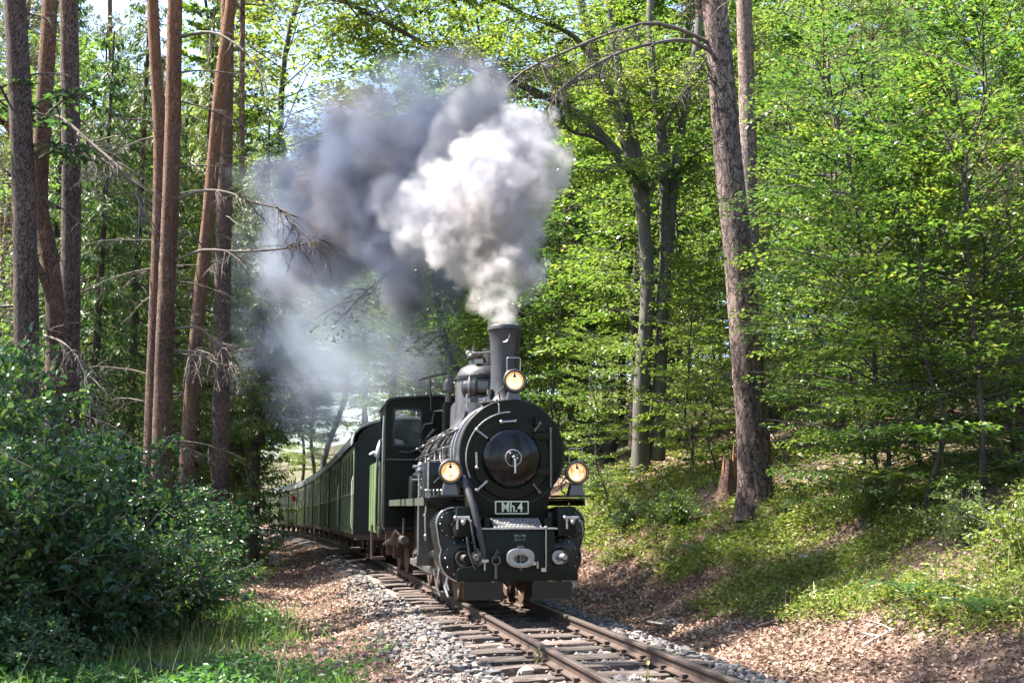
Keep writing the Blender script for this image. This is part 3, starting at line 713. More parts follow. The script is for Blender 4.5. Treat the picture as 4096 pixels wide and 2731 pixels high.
# cylinders
for s in (-1, 1):
    casing = [(s * (.545 + .25 * math.cos(R(a))), .56 + .25 * math.sin(R(a))) for a in range(-110, 21, 13)] + [(s * .805, .72)] + [(s * (.655 + .18 * math.cos(R(a))), .93 + .18 * math.sin(R(a))) for a in range(-10, 131, 14)] + [(s * .42, 1.05), (s * .40, .34)]
    if s < 0: casing = casing[::-1]
    cy_ = P("cylinder_block", MB().plate(casing, .40, 1.05), M_black, 40, .008, None)
    P("cylinder_sheet", MB().tube([(x * 1.001, .40, z) for x, z in (casing if s > 0 else casing[::-1])[:-2]], .012, 6), M_steel if s < 0 else M_dsteel, 40, 0, cy_)
    P("valve_cover", MB().lathe([(.165, 0), (.165, -.03), (.15, -.04), (.06, -.045), (.05, -.06)], (s * .655, .40, .93), (0, 1, 0), 28), M_black, 30, 0, cy_)
    P("valve_rod_guide", MB().cyl((s * .655, .36, .93), (s * .655, .27, .93), .034, .026).cyl((s * .655, .32, .93), (s * .655, .32, 1.01), .01, None, 6).cyl((s * .655, .32, .93), (s * .655, .32, .85), .01, None, 6), M_dsteel, 40, 0, cy_)
    P("cylinder_cover", MB().lathe([(.225, 0), (.225, -.03), (.20, -.045), (.11, -.05), (.10, -.09), (.09, -.10)], (s * .545, .40, .56), (0, 1, 0), 32), M_black, 30, 0, cy_)
    P("relief_valve", MB().ring((s * .55, .30, .565), (0, 1, 0), .075, .014, 22, 6).cyl((s * .55, .32, .56), (s * .525, .20, .56), .055, .04, 14), M_dsteel, 40, 0, cy_)
    b = MB()
    for k in range(12): b.ball((s * .655 + .142 * math.cos(k * .5236), .362, .93 + .142 * math.sin(k * .5236)), .011, 6); b.ball((s * .545 + .195 * math.cos(k * .5236), .352, .56 + .195 * math.sin(k * .5236)), .012, 6)
    P("cover_bolts", b, M_steel, 60, 0, cy_, None, "stuff")
    P("drain_cock", MB().tube([(s * .70, .42, .40), (s * .72, .40, .30), (s * .70, .36, .22)], .014, 6), M_steel)
    P("drain_pipe", MB().tube([(s * .62, .9, .36), (s * .68, .85, .22), (s * .66, .70, .12)], .014, 6).tube([(s * .75, .72, .5), (s * .79, .7, .25), (s * .76, .66, .14)], .014, 6), M_steel)
    # motion
    P("slide_bar", MB().bx(s * .58 - .03, s * .58 + .03, 1.05, 2.0, .66, .70).bx(s * .58 - .03, s * .58 + .03, 1.05, 2.0, .44, .48), M_dsteel)
    P("crosshead", MB().bx(s * .58 - .06, s * .58 + .06, 1.45, 1.70, .46, .68), M_steel, 30, .01)
    P("piston_rod", MB().cyl((s * .58, 1.05, .57), (s * .58, 1.5, .57), .028), M_steel)
    P("connecting_rod", MB().plate([(0, 0), (1, 0), (1, .08), (0, .08)], 0, .03) if False else MB().tube([(s * .70, 1.58, .57), (s * .74, 3.4, .40)], [.04, .045], 6), M_steel)
    P("coupling_rod", MB().bx(s * .70 - .02, s * .70 + .02, 1.6, 4.5, .30, .38), M_steel, 30, .01)
    P("outside_frame", MB().bx(s * .53, s * .555, 1.1, 5.6, .34, .80), M_black2)
    P("eccentric_rod", MB().tube([(s * .76, 3.4, .50), (s * .76, 2.35, .70)], .02, 6).tube([(s * .76, 2.35, .95), (s * .76, 2.35, .55)], .03, 6).tube([(s * .72, 2.35, .86), (s * .70, 1.05, .93)], .02, 6), M_steel)
    P("motion_bracket", MB().bx(s * .56 - .04, s * .88, 1.98, 2.04, .40, 1.10), M_dsteel)
    P("lifting_link", MB().tube([(s * .86, 1.2, 1.17), (s * .87, 1.2, .95), (s * .86, 1.22, .72)], .014, 6).ball((s * .87, 1.2, 1.02), .026, 8).ball((s * .865, 1.2, .78), .026, 8), M_steel)
    for v in (1.65, 2.6, 3.5, 4.4):
        w = P("driving_wheel", MB().lathe([(.36, -.05), (.40, -.045), (.40, .03), (.43, .04), (.43, .05), (.34, .05), (.33, .0), (.10, .02), (.09, .07), (0, .07)], (s * .40, v, .40), (-s, 0, 0), 36), M_brown)
        P("crank", MB().cyl((s * .555, v, .40), (s * .67, v, .40), .07, None, 14).box((s * .66, v, .37), (.05, .14, .22)), M_dsteel, 30, 0, w)
    # footplates, with a valance
    P("running_board", MB().bx(min(s * .50, s * .94), max(s * .50, s * .94), .75, 5.75, 1.195, 1.215), M_black, 30)
    P("valance", MB().bx(s * .935 - .008, s * .935 + .008, .75, 5.75, 1.13, 1.22), paint("valance_grey%d" % s, (.05, .056, .042), .5, 0, .5, .3, (.02, .02, .017), 6))
    P("front_footplate", MB().bx(min(s * .52, s * .86), max(s * .52, s * .86), .16, .75, 1.225, 1.245), M_black)
    # lamps at the sides
def lamp(u, v, z, name, label):
    b = P(name, MB().lathe([(0, .20), (.075, .20), (.105, .17), (.118, .06), (.132, .03), (.136, .0), (.126, -.015), (.105, -.012), (.10, .0)], (u, v, z), (0, 1, 0), 36, capped=False), M_black, 30, 0, None, label)
    P("lamp_reflector", MB().lathe([(.103, .0), (.099, .02), (.086, .04)], (u, v, z), (0, 1, 0), 32, capped=False), M_lamp_rim, 60, 0, b)
    P("lamp_mirror", MB().lathe([(.086, .04), (.07, .052), (.04, .064), (0, .068)], (u, v, z - .004), (0, 1, 0), 32, capped=False), M_lamp, 60, 0, b)
    P("lamp_glass", MB().lathe([(.104, -.004), (.08, -.014), (.04, -.02), (0, -.022)], (u, v, z), (0, 1, 0), 28, capped=False), M_lens, 60, 0, b)
    P("lamp_bulb", MB().ball((u, v + .005, z + .052), .017, 10, (1.1, 1, .9)).cyl((u, v + .005, z + .06), (u, v + .02, z + .09), .008, None, 8), M_brown, 40, 0, b)
    P("lamp_rim", MB().ring((u, v - .008, z), (0, 1, 0), .118, .013, 36, 8), M_dsteel, 40, 0, b)
    P("lamp_handle", MB().tube([(u - .075, v + .06, z + .10), (u - .078, v + .06, z + .26), (u - .07, v + .06, z + .27), (u + .07, v + .06, z + .27), (u + .078, v + .06, z + .26), (u + .075, v + .06, z + .10)], .006, 6), M_steel, 40, 0, b)
    P("lamp_bracket", MB().add([(u - .06, v + .02, z - .12), (u + .06, v + .02, z - .12), (u + .06, v + .14, z - .12), (u - .06, v + .14, z - .12), (u - .09, v + .0, z - .265), (u + .09, v + .0, z - .265), (u + .09, v + .16, z - .265), (u - .09, v + .16, z - .265)], [(0, 1, 2, 3), (7, 6, 5, 4), (0, 4, 5, 1), (1, 5, 6, 2), (2, 6, 7, 3), (3, 7, 4, 0)]), M_dsteel, 30, 0, b)
    P("lamp_cable", MB().tube([(u - .11, v + .08, z - .06), (u - .17, v + .08, z - .12), (u - .15, v + .1, z - .22), (u - .08, v + .12, z - .25)], .008, 6), M_black, 40, 0, b)
lamp(-.712, .20, 1.496, "side_lamp", "lit side lamp on the left of the smokebox")
lamp(.712, .20, 1.496, "side_lamp", "lit side lamp on the right of the smokebox")
lamp(.034, .36, 2.527, "head_lamp", "lit head lamp in front of the chimney")
# chimney
ch = P("chimney", MB().lathe([(.36, 2.20), (.27, 2.27), (.205, 2.34), (.178, 2.42), (.166, 2.56), (.165, 2.80), (.175, 3.02), (.192, 3.15), (.196, 3.16), (.206, 3.165), (.206, 3.20), (.198, 3.215), (.18, 3.21), (.17, 3.10), (.15, 2.6), (0, 2.55)], (0, .8, 0), (0, 0, 1), 48), M_black2, 30)
P("chimney_flange", MB().lathe([(.30, 2.29), (.31, 2.30), (.31, 2.315), (.24, 2.33)], (0, .8, 0), (0, 0, 1), 40), M_black2, 40, 0, ch)
P("chimney_bolts", (lambda b: [b.ball((.275 * math.cos(a), .8 + .275 * math.sin(a), 2.325), .016, 6) for a in np.arange(0, 6.2, .7)] and b)(MB()), M_dsteel, 60, 0, ch, None, "stuff")
P("chimney_grip", MB().tube([(-.06, .60, 3.0), (-.02, .585, 3.005), (.01, .59, 3.05), (.02, .60, 3.10)], .008, 6), M_steel, 40, 0, ch)
P("blast_pipe_cap", MB().cyl((-.19, .72, 2.22), (-.19, .72, 2.42), .03, .024, 10).cyl((-.19, .72, 2.40), (-.19, .72, 2.46), .036, None, 6), M_dsteel)
# dome and mountings
dome = P("steam_dome", MB().lathe([(.46, 2.10), (.40, 2.18), (.37, 2.27), (.365, 2.76), (.355, 2.79), (.34, 2.84), (.30, 2.90), (.22, 2.945), (.12, 2.965), (0, 2.97)], (0, 2.35, 0), (0, 0, 1), 48), M_black2, 40)
P("dome_band", MB().lathe([(.365, 2.735), (.382, 2.745), (.382, 2.785), (.362, 2.80)], (0, 2.35, 0), (0, 0, 1), 48, capped=False), M_black, 30, 0, dome)
P("safety_valve", MB().lathe([(.07, 2.95), (.07, 3.0), (.095, 3.03), (.10, 3.07), (.07, 3.10), (.03, 3.12), (.03, 3.18), (.04, 3.19), (0, 3.2)], (-.13, 2.3, 0), (0, 0, 1), 20), M_dsteel, 30, 0, dome)
P("safety_valve", MB().lathe([(.07, 2.95), (.07, 3.13), (.085, 3.14), (.085, 3.16), (0, 3.165)], (.06, 2.3, 0), (0, 0, 1), 20), M_dsteel, 30, 0, dome)
P("valve_lever", MB().cyl((-.20, 2.05, 3.06), (.08, 2.05, 3.09), .016, None, 8).ring((-.235, 2.05, 3.055), (0, 1, 0), .032, .012, 18, 6).cyl((.07, 2.05, 3.12), (.07, 2.05, 3.0), .014, None, 8).box((-.10, 2.12, 2.97), (.10, .06, .06)), M_steel, 40, 0, dome)
P("sand_dome", MB().lathe([(.32, 2.1), (.27, 2.2), (.26, 2.5), (.22, 2.57), (.10, 2.6), (0, 2.6)], (0, 3.6, 0), (0, 0, 1), 32), M_black2)
# turbo generator on the left of the dome
tg = P("turbo_generator", MB().lathe([(.05, -.16), (.11, -.13), (.13, -.04), (.13, .02), (.09, .05), (.085, .17), (.06, .19), (0, .19)], (-.24, 1.55, 2.56), (.85, -.25, 0), 24).box((-.20, 1.55, 2.43), (.20, .14, .08)), M_dsteel)
P("generator_ring", MB().ring((-.29, 1.56, 2.57), (.85, -.25, 0), .15, .012, 26, 6), M_steel, 40, 0, tg)
P("generator_exhaust", MB().tube([(-.02, 1.45, 2.42), (-.12, 1.42, 2.40), (-.22, 1.4, 2.39)], [.05, .05, .035], 12), M_steel, 40, 0, tg)
P("generator_valve", MB().box((-.34, 1.5, 2.40), (.07, .06, .06)).cyl((-.34, 1.5, 2.5), (-.34, 1.5, 2.28), .016, None, 8).box((-.05, 1.5, 2.34), (.06, .05, .06)).box((-.36, 1.5, 2.29), (.08, .05, .05)), M_steel, 40, 0, tg)
# whistle stand and turret before the cab
P("steam_turret", MB().bx(-.17, .17, 5.0, 5.35, 2.2, 2.72), M_dgreen, 30, .03)
P("whistle", MB().cyl((-.10, 5.1, 2.72), (-.10, 5.1, 2.90), .05, None, 12).lathe([(.085, 2.90), (.085, 3.0), (.06, 3.06), (.02, 3.09), (.015, 3.2)], (-.10, 5.1, 0), (0, 0, 1), 16).box((-.10, 5.1, 2.885), (.22, .1, .02)), M_dsteel)
P("whistle_post", MB().cyl((-.34, 5.3, 2.6), (-.36, 5.3, 3.10), .014, None, 8).tube([(-.55, 5.25, 3.07), (-.36, 5.3, 3.13), (-.10, 5.3, 3.20), (-.02, 5.3, 3.19), (-.02, 5.3, 3.05)], .018, 6), M_black)
# pipes and rails along the boiler
def bpipe(name, ang, rad, v0, v1, r, mat, wob=.02, pre=()):
    a = R(ang); pts = list(pre)
    for i in range(9):
        v = v0 + (v1 - v0) * i / 8; w = wob * math.sin(i * 1.7); pts.append((-(.52 + rad) * math.sin(a + w), v, SZ + (.52 + rad) * math.cos(a + w)))
    return P(name, MB().tube(pts, r, 8), mat)
bpipe("handrail", 62, .09, .9, 5.6, .014, M_dsteel, .0)
bpipe("handrail", -62, .09, .9, 5.6, .014, M_dsteel, .0)
for v in (1.0, 2.1, 3.3, 4.5, 5.4):
    P("handrail_post", MB().cyl((-.45, v, SZ + .24), (-.545, v, SZ + .29), .011, None, 6).ball((-.545, v, SZ + .29), .022, 8), M_steel)
bpipe("steam_pipe", 40, .035, 1.9, 5.6, .02, M_steel, .03, [(-.34, 1.5, 2.28), (-.35, 1.6, 2.20)])
bpipe("steam_pipe", 50, .035, 1.4, 5.5, .016, M_dsteel, .05, [(-.16, 1.45, 2.36), (-.17, 1.42, 2.30), (-.27, 1.4, 2.22)])
bpipe("steam_pipe", 76, .04, 1.2, 5.5, .018, M_dsteel, .02)
bpipe("sand_pipe", 88, .03, 1.5, 5.0, .014, M_black, .03)
for v, a1 in ((2.3, 120), (2.9, 120), (4.0, 125)):
    P("delivery_pipe", MB().tube([(-(.55) * math.sin(R(a)), v + .12 * math.sin(a * .1), SZ + .55 * math.cos(R(a))) for a in range(38, a1, 8)], .02, 8), M_dsteel)
for v in (.75, 1.0):
    P("washout_pipe", MB().tube([(-.6 * math.sin(R(a)), v, SZ + .6 * math.cos(R(a))) for a in range(20, 110, 8)], .012, 8), M_steel)
# lubricator and air pump boxes above the left footplate
P("lubricator", MB().bx(-.90, -.70, 2.6, 3.0, 1.22, 1.52), M_black, 30, .02)
b = MB()
for k in range(6): b.cyl((-.66 - .045 * k, 1.0, 1.225), (-.66 - .045 * k, 1.0, 1.29), .012, None, 8); b.ball((-.66 - .045 * k, 1.0, 1.30), .02, 8)
P("oil_feeds", b, M_steel, 60, 0, None, None, "stuff")
P("reverser_box", MB().bx(-.86, -.60, 1.15, 1.75, 1.23, 1.64), M_black, 30, .015)
P("feed_valve", MB().cyl((-.90, 1.9, 1.50), (-.74, 1.9, 1.50), .035).ball((-.86, 1.9, 1.56), .05, 10).cyl((-.86, 1.9, 1.42), (-.86, 1.9, 1.25), .022, None, 8).box((-.93, 1.9, 1.52), (.03, .10, .02)).cyl((-.94, 2.1, 1.45), (-.80, 2.1, 1.45), .015, None, 8).ball((-.84, 1.85, 1.34), .035, 8), M_steel)
P("feed_valve", MB().cyl((-.92, 2.25, 1.62), (-.72, 2.25, 1.62), .022).ball((-.82, 2.25, 1.64), .04, 10).cyl((-.80, 2.25, 1.6), (-.80, 2.25, 1.22), .014, None, 8), M_steel)
P("handrail_column", MB().cyl((-.86, 1.0, 1.215), (-.86, 1.0, 1.66), .014, None, 8).ball((-.86, 1.0, 1.66), .022, 8).cyl((-.86, 1.0, 1.64), (-.6, 1.0, 1.66), .01, None, 6), M_steel)
P("pump_rod", MB().cyl((-.93, 1.4, 1.5), (-.93, 1.4, .55), .01, None, 6), M_steel)

# cab
cab = MB(); CV = 5.72
w0, w1, q0, q1 = -.89, -.44, 2.07, 2.66
def cabplate(poly, y0=CV, y1=CV + .03): cab.plate(poly, y0, y1)
for s in (-1, 1):
    a, b_ = sorted((s * .89, s * .44))
    cabplate([(s * 1.0, .80), (s * 1.0, 2.07), (s * .40, 2.07), (s * .40, .80)][::s] if s > 0 else [(-1.0, .80), (-.40, .80), (-.40, 2.07), (-1.0, 2.07)])
    cab.bx(min(s * 1.0, s * .89), max(s * 1.0, s * .89), CV, CV + .03, 2.07, 2.66)
    cab.bx(min(s * .44, 0), max(s * .44, 0), CV + .001, CV + .031, 2.07, 2.66)
top = [(-1.0, 2.66), (1.0, 2.66), (1.0, 2.70), (.985, 2.75), (.94, 2.79), (.8, 2.815), (.4, 2.845), (0, 2.855), (-.4, 2.845), (-.8, 2.815), (-.94, 2.79), (-.985, 2.75), (-1.0, 2.70)]
cab.plate(top, CV, CV + .03)
cabo = P("cab", cab, M_dgreen, 30)
side = MB()
for s in (-1, 1):
    side.bx(s * 1.0 - .015, s * 1.0 + .015, CV + .03, 7.0, .80, 1.86)
    side.bx(s * 1.0 - .015, s * 1.0 + .015, CV + .03, 6.15, 1.86, 2.72)
    side.bx(s * 1.0 - .015, s * 1.0 + .015, 6.9, 7.0, 1.86, 2.72)
    side.bx(s * 1.0 - .015, s * 1.0 + .015, 6.15, 6.9, 2.55, 2.72)
P("cab_side", side, M_dgreen, 30, 0, cabo)
rf = [(x * 1.03, z + .03) for x, z in top[2:]]; rf2 = [(x * 1.0, z) for x, z in top[2:]][::-1]
P("cab_roof", MB().plate(rf + rf2, CV - .06, 7.15), M_black, 40, 0, cabo)
for s in (-1, 1):
    a, b_ = sorted((s * .90, s * .43))
    fr = MB()
    fo_, fi_ = rbox(a, b_, 2.06, 2.67, .06), rbox(a + .03, b_ - .03, 2.09, 2.64, .045)
    n_ = len(fo_); v = [(x, CV - .012, z) for x, z in fo_] + [(x, CV - .012, z) for x, z in fi_] + [(x, CV + .02, z) for x, z in fo_] + [(x, CV + .02, z) for x, z in fi_]
    f = []
    for i in range(n_):
        k = (i + 1) % n_; f += [(i, k, n_ + k, n_ + i), (n_ + i, n_ + k, 3 * n_ + k, 3 * n_ + i), (i, 2 * n_ + i, 2 * n_ + k, k)]
    fr.add(v, f)
    wo_ = P("cab_window", fr, M_black, 40, 0, cabo)
    P("pane", MB().plate(fi_, CV + .005, CV + .011), M_glassd, 30, 0, wo_)
P("cab_ledge", MB().bx(-1.0, -.5, CV - .03, CV - .001, 1.845, 1.865), M_dsteel, 30, 0, cabo)
P("conduit", MB().tube([(-.80, CV - .03, 1.98), (-.65, CV - .03, 1.96), (-.5, CV - .05, 2.02), (-.4, CV - .1, 2.15), (-.3, 5.2, 2.3)], .02, 8), M_hose)
P("bell_cord_bracket", MB().tube([(-.5, 5.6, 2.2), (-.42, 5.5, 2.4), (-.30, 5.5, 2.42), (-.28, 5.45, 2.6), (-.1, 5.4, 2.62)], .014, 6), M_dsteel)
for s in (-1, 1):
    P("cab_handrail", MB().tube([(s * 1.04, CV + .02, 2.55), (s * 1.05, CV + .02, 2.3), (s * 1.05, CV + .02, .9), (s * 1.02, CV + .02, .80)], .016, 8), M_steel)
    P("cab_handrail", MB().tube([(s * 1.04, 7.02, 2.0), (s * 1.06, 7.02, 1.8), (s * 1.06, 7.02, .75), (s * 1.0, 7.05, .62)], .014, 8), M_steel)
    P("cab_step", MB().bx(s * 1.0 - .16, s * 1.0 + .06, 6.3, 6.75, .28, .31).bx(s * 1.0 - .16, s * 1.0 - .14, 6.35, 6.7, .31, .82), M_brown)
P("cab_floor", MB().bx(-1.0, 1.0, CV + .03, 7.1, .76, .82), M_black2)
P("cab_backhead", MB().bx(-.45, .45, CV - .1, CV + .3, .85, 2.0), M_black2)
P("injector", MB().cyl((-.75, 5.0, .62), (-.75, 5.6, .62), .06).tube([(-.75, 5.5, .65), (-.85, 5.55, .75), (-.9, 5.9, .60), (-.98, 6.2, .52)], .022, 8).cyl((-.75, 5.2, .62), (-.75, 5.2, .95), .022, None, 8), M_dsteel)
P("ash_pan", MB().add([(-.45, 4.2, .75), (.45, 4.2, .75), (.45, 5.6, .75), (-.45, 5.6, .75), (-.3, 4.3, .25), (.3, 4.3, .25), (.3, 5.5, .25), (-.3, 5.5, .25)], [(0, 1, 2, 3), (7, 6, 5, 4), (0, 4, 5, 1), (1, 5, 6, 2), (2, 6, 7, 3), (3, 7, 4, 0)]), M_brown)

# ------------------------------------------------------------------ tender
def coachgreen(name, col):
    m, N, L, p = nt(name); v = coords(N, L, (1, 1, .12)); n1 = noise(N, L, 7, 5, .6, v); n2 = noise(N, L, 2, 4, .6, coords(N, L))
    c = mixc(N, L, n1, [x * .72 for x in col], [x * 1.25 for x in col]); c = mixc(N, L, ramp(N, L, n2, [(.45, (0, 0, 0)), (.75, (.5, .5, .5))]), c, [x * .55 for x in col])
    L.new(c, p.inputs["Base Color"]); p.inputs["Roughness"].default_value = .5; p.inputs["Specular IOR Level"].default_value = .3; bump(N, L, n1, p, .12, .004); return m
M_cgreen = coachgreen("coach_green", (.10, .15, .065))
M_cgreen2 = coachgreen("coach_green_faded", (.14, .18, .095))
M_cend = paint("coach_end_dark", (.010, .018, .016), .5, 0, .3, .4, (.02, .02, .02), 4)
M_roof = paint("coach_roof_grey", (.22, .23, .24), .45, .2, .5, .4, (.1, .1, .1), 5)
M_roofrib = paint("coach_roof_rib", (.45, .46, .47), .45, .2, .4, .4, (.2, .2, .2), 5)
M_cglass = flat("coach_glass", (.006, .007, .008), .5, None, 0, 0, .08)
tdr = empty("coal_tender", (0, 0, 0), 0, "short dark tender with a light green side panel coupled behind the cab", "tender")
tv = 7.15; wp = Matrix.Translation((.0656, 12.02, 0)) @ Matrix.Rotation(LA, 4, 'Z') @ Vector((0, tv, 0))
tdr.location = (wp.x, wp.y, float(zt(wp.y))); tdr.rotation_euler = (0, 0, LA + .01)
def Q(name, mb, mat, par, sharp=32, bevel=0): return mb.build(name, mat, par, sharp, bevel)
Q("tank", MB().bx(-.96, .96, .10, 2.6, .72, 1.85), M_cend, tdr, 30, .02)
for s in (-1, 1):
    sp = Q("side_panel", MB().bx(s * .975 - .012, s * .975 + .012, .0, 2.5, .68, 1.92), M_cgreen, tdr, 30, .004)
    for v in (.5, .9, 1.5, 2.1): Q("panel_batten", MB().bx(s * .99 - .006, s * .99 + .012, v, v + .035, .68, 1.92), M_cgreen, sp)
    Q("end_edge", MB().bx(s * .985 - .02, s * .985 + .02, -.03, .0, .66, 1.93), M_cgreen2, sp)
    Q("grab_rail", MB().tube([(s * 1.02, -.05, 1.80), (s * 1.04, -.06, 1.7), (s * 1.04, -.06, .86), (s * .98, -.05, .80)], .012, 8), M_black, tdr)
    for v in (.6, 2.0):
        w = Q("wheel", MB().lathe([(.30, -.05), (.33, -.04), (.33, .03), (.36, .04), (.36, .05), (.28, .05), (.27, .02), (.07, .03), (0, .05)], (s * .41, v, .33), (-s, 0, 0), 28), M_brown, tdr)
        Q("axle_box", MB().bx(s * .62 - .07, s * .62 + .07, v - .10, v + .10, .25, .47), M_brown, tdr, 30, .02)
Q("coal_load", MB().ball((0, 1.4, 1.85), .8, 14, (1.05, 1.3, .35)), M_soot, tdr)
Q("underframe", MB().bx(-.66, .66, .0, 2.6, .45, .72), M_brown, tdr)

# ------------------------------------------------------------------ coaches
CH, CL = 1.13, 5.8
def prof_roof(h=CH, z=2.50, rise=.50, n=12): return [(-h * math.cos(math.pi * i / n) , z + rise * math.sin(math.pi * i / n) ** .75) for i in range(n + 1)]
def make_coach(kind):
    g_ = M_cgreen if kind % 2 == 0 else M_cgreen2
    root = empty("passenger_coach", (0, 0, 0))
    z0, zs, zw, zh = .60, 1.46, 2.32, 2.52
    nwin = [5, 4, 5, 3][kind]; y0, y1 = .0, CL
    body = MB()
    for s in (-1, 1):
        x0, x1 = sorted((s * CH, s * (CH - .04)))
        body.bx(x0, x1, y0, y1, z0, zs); body.bx(x0, x1, y0, y1, zw, zh)
        ws = (CL - .9) / nwin; wo_ = .45
        gaps = [wo_ + ws * k for k in range(nwin + 1)]
        wid = ws * (.62 if kind != 3 else .8)
        edges = [y0] + [e for k in range(nwin) for e in (wo_ + ws * (k + .5) - wid / 2, wo_ + ws * (k + .5) + wid / 2)] + [y1]
        for k in range(0, len(edges), 2): body.bx(x0, x1, edges[k], edges[k + 1], zs, zw)
        for yy in np.arange(.3, CL, .36): body.bx(min(s * CH, s * (CH + .012)), max(s * CH, s * (CH + .012)), yy, yy + .025, z0 + .02, zs - .05)
        body.bx(min(s * CH, s * (CH + .022)), max(s * CH, s * (CH + .022)), y0 + .01, y1 - .01, zs - .04, zs)
    b = body.build("body", g_, root, 30)
    for s in (-1, 1):
        for k in range(nwin):
            yc_ = wo_ + ws * (k + .5)
            fr = MB().bx(min(s * (CH - .03), s * (CH + .006)), max(s * (CH - .03), s * (CH + .006)), yc_ - wid / 2 - .015, yc_ + wid / 2 + .015, zs - .012, zs + .03)
            w = fr.build("window", g_, root)
            MB().bx(min(s * (CH - .012), s * (CH - .005)), max(s * (CH - .012), s * (CH - .005)), yc_ - wid / 2, yc_ + wid / 2, zs, zw).build("pane", M_cglass, w)
    pr = prof_roof(CH - .005)
    for ye in (y0 - .004, y1 - .026):
        e = MB().plate([(-CH + .045, z0), (CH - .045, z0), (CH - .045, zh - .02)] + [(x * .97, z - .03) for x, z in prof_roof()[::-1]] + [(-CH + .045, zh - .02)], ye, ye + .03).build("end_wall", M_cend, root)
        MB().bx(-.32, .32, ye - .015, ye + .045, z0 + .05, 2.2).build("end_door", M_cend, e, 30, .006)
        for s in (-1, 1): MB().bx(s * (CH - .01) - .025, s * (CH - .01) + .025, ye - (.008 if ye < 1 else .11), ye + (.14 if ye < 1 else .038), z0, zh).build("corner_gap_strip", M_cend, e)  # posts widened as dark strips standing for the shaded gaps between coaches
    ro = prof_roof(CH + .07, 2.50, .54); ri = prof_roof(CH + .06, 2.47, .53)[::-1]
    rf = MB().plate(ro + ri, y0 - .14, y1 + .14).build("roof", M_roof, root, 50)
    for yy in (y0 - .12, .9, 1.5, 2.9, 3.5, 4.9, 5.5, y1 + .05):
        rr = prof_roof(CH + .078, 2.505, .55); r2 = prof_roof(CH + .06, 2.48, .53)[::-1]
        MB().plate(rr + r2, yy, yy + .09).build("roof_rib", M_roofrib, rf, 50)
    for yy in (1.2, 3.2, 5.1): MB().lathe([(.09, 0), (.09, .1), (.13, .11), (.13, .16), (.02, .2)], (.0, yy, 3.03), (0, 0, 1), 14).build("roof_vent", M_roof, rf)
    MB().bx(-CH + .06, CH - .06, .02, y1 - .02, z0 - .12, z0).build("underframe", M_brown, root)
    for s in (-1, 1):
        for v in (1.1, CL - 1.1):
            w = MB().lathe([(.29, -.05), (.32, -.04), (.32, .03), (.35, .04), (.35, .05), (.27, .05), (.26, .02), (.07, .03), (0, .05)], (s * .41, v, .33), (-s, 0, 0), 24).build("wheel", M_brown, root)
            MB().bx(s * .66 - .06, s * .66 + .06, v - .10, v + .10, .22, .5).tube([(s * .70, v - .5, .50), (s * .70, v - .25, .43), (s * .70, v, .40), (s * .70, v + .25, .43), (s * .70, v + .5, .50)], .03, 6).build("axle_guard", M_brown, root)
        MB().bx(min(s * .9, s * 1.16), max(s * .9, s * 1.16), .1, .5, .30, .33).bx(s * .92 - .015, s * .92 + .015, .12, .16, .3, .55).bx(s * .92 - .015, s * .92 + .015, .44, .48, .3, .55).build("foot_step", M_brown, root)
        MB().tube([(s * (CH + .02), .10, .7), (s * (CH + .05), .10, .8), (s * (CH + .05), .10, 1.7), (s * (CH + .02), .10, 1.8)], .012, 6).build("hand_rail", M_white, root)
    MB().bx(-.06, .06, -.22, .02, .50, .60).lathe([(.05, 0), (.16, .02), (.16, .05)], (0, -.20, .55), (0, -1, 0), 16).build("buffer", M_dsteel, root)
    MB().bx(-.4, .3, 2.0, 3.6, .28, .46).build("battery_box", M_brown, root, 30, .02)
    return root
def copy_tree(o, parent=None):
    c = o.copy(); COL.objects.link(c); c.parent = parent
    for ch_ in o.children: copy_tree(ch_, c)
    return c
protos = [make_coach(k) for k in range(4)]; used = [False] * 4
ORD = ["first", "second", "third", "fourth", "fifth", "sixth", "seventh", "eighth", "ninth", "tenth"]
DESC = ["light green plank sided coach with tall narrow windows", "light green coach with four windows", "light green coach with a row of five narrow windows", "faded green coach with three wide windows"]
kinds = [1, 3, 0, 2, 1, 0, 2, 3, 1, 0]
yq = 23.4
COACH = []
for i, kd in enumerate(kinds):
    src = protos[kd]
    o = src if not used[kd] else copy_tree(src); used[kd] = True
    y1 = yq + CL * .965
    p0 = (float(xc(yq)), yq, float(zt(yq))); p1 = (float(xc(y1)), y1, float(zt(y1)))
    o.location = p0; o.rotation_euler = (math.atan2(p1[2] - p0[2], CL), 0, math.atan2(-(p1[0] - p0[0]), p1[1] - p0[1]))
    tag(o, DESC[kd] + ", " + ORD[i] + " behind the engine", "coach", "green coaches of the train")
    COACH.append(o); yq = y1 + .62

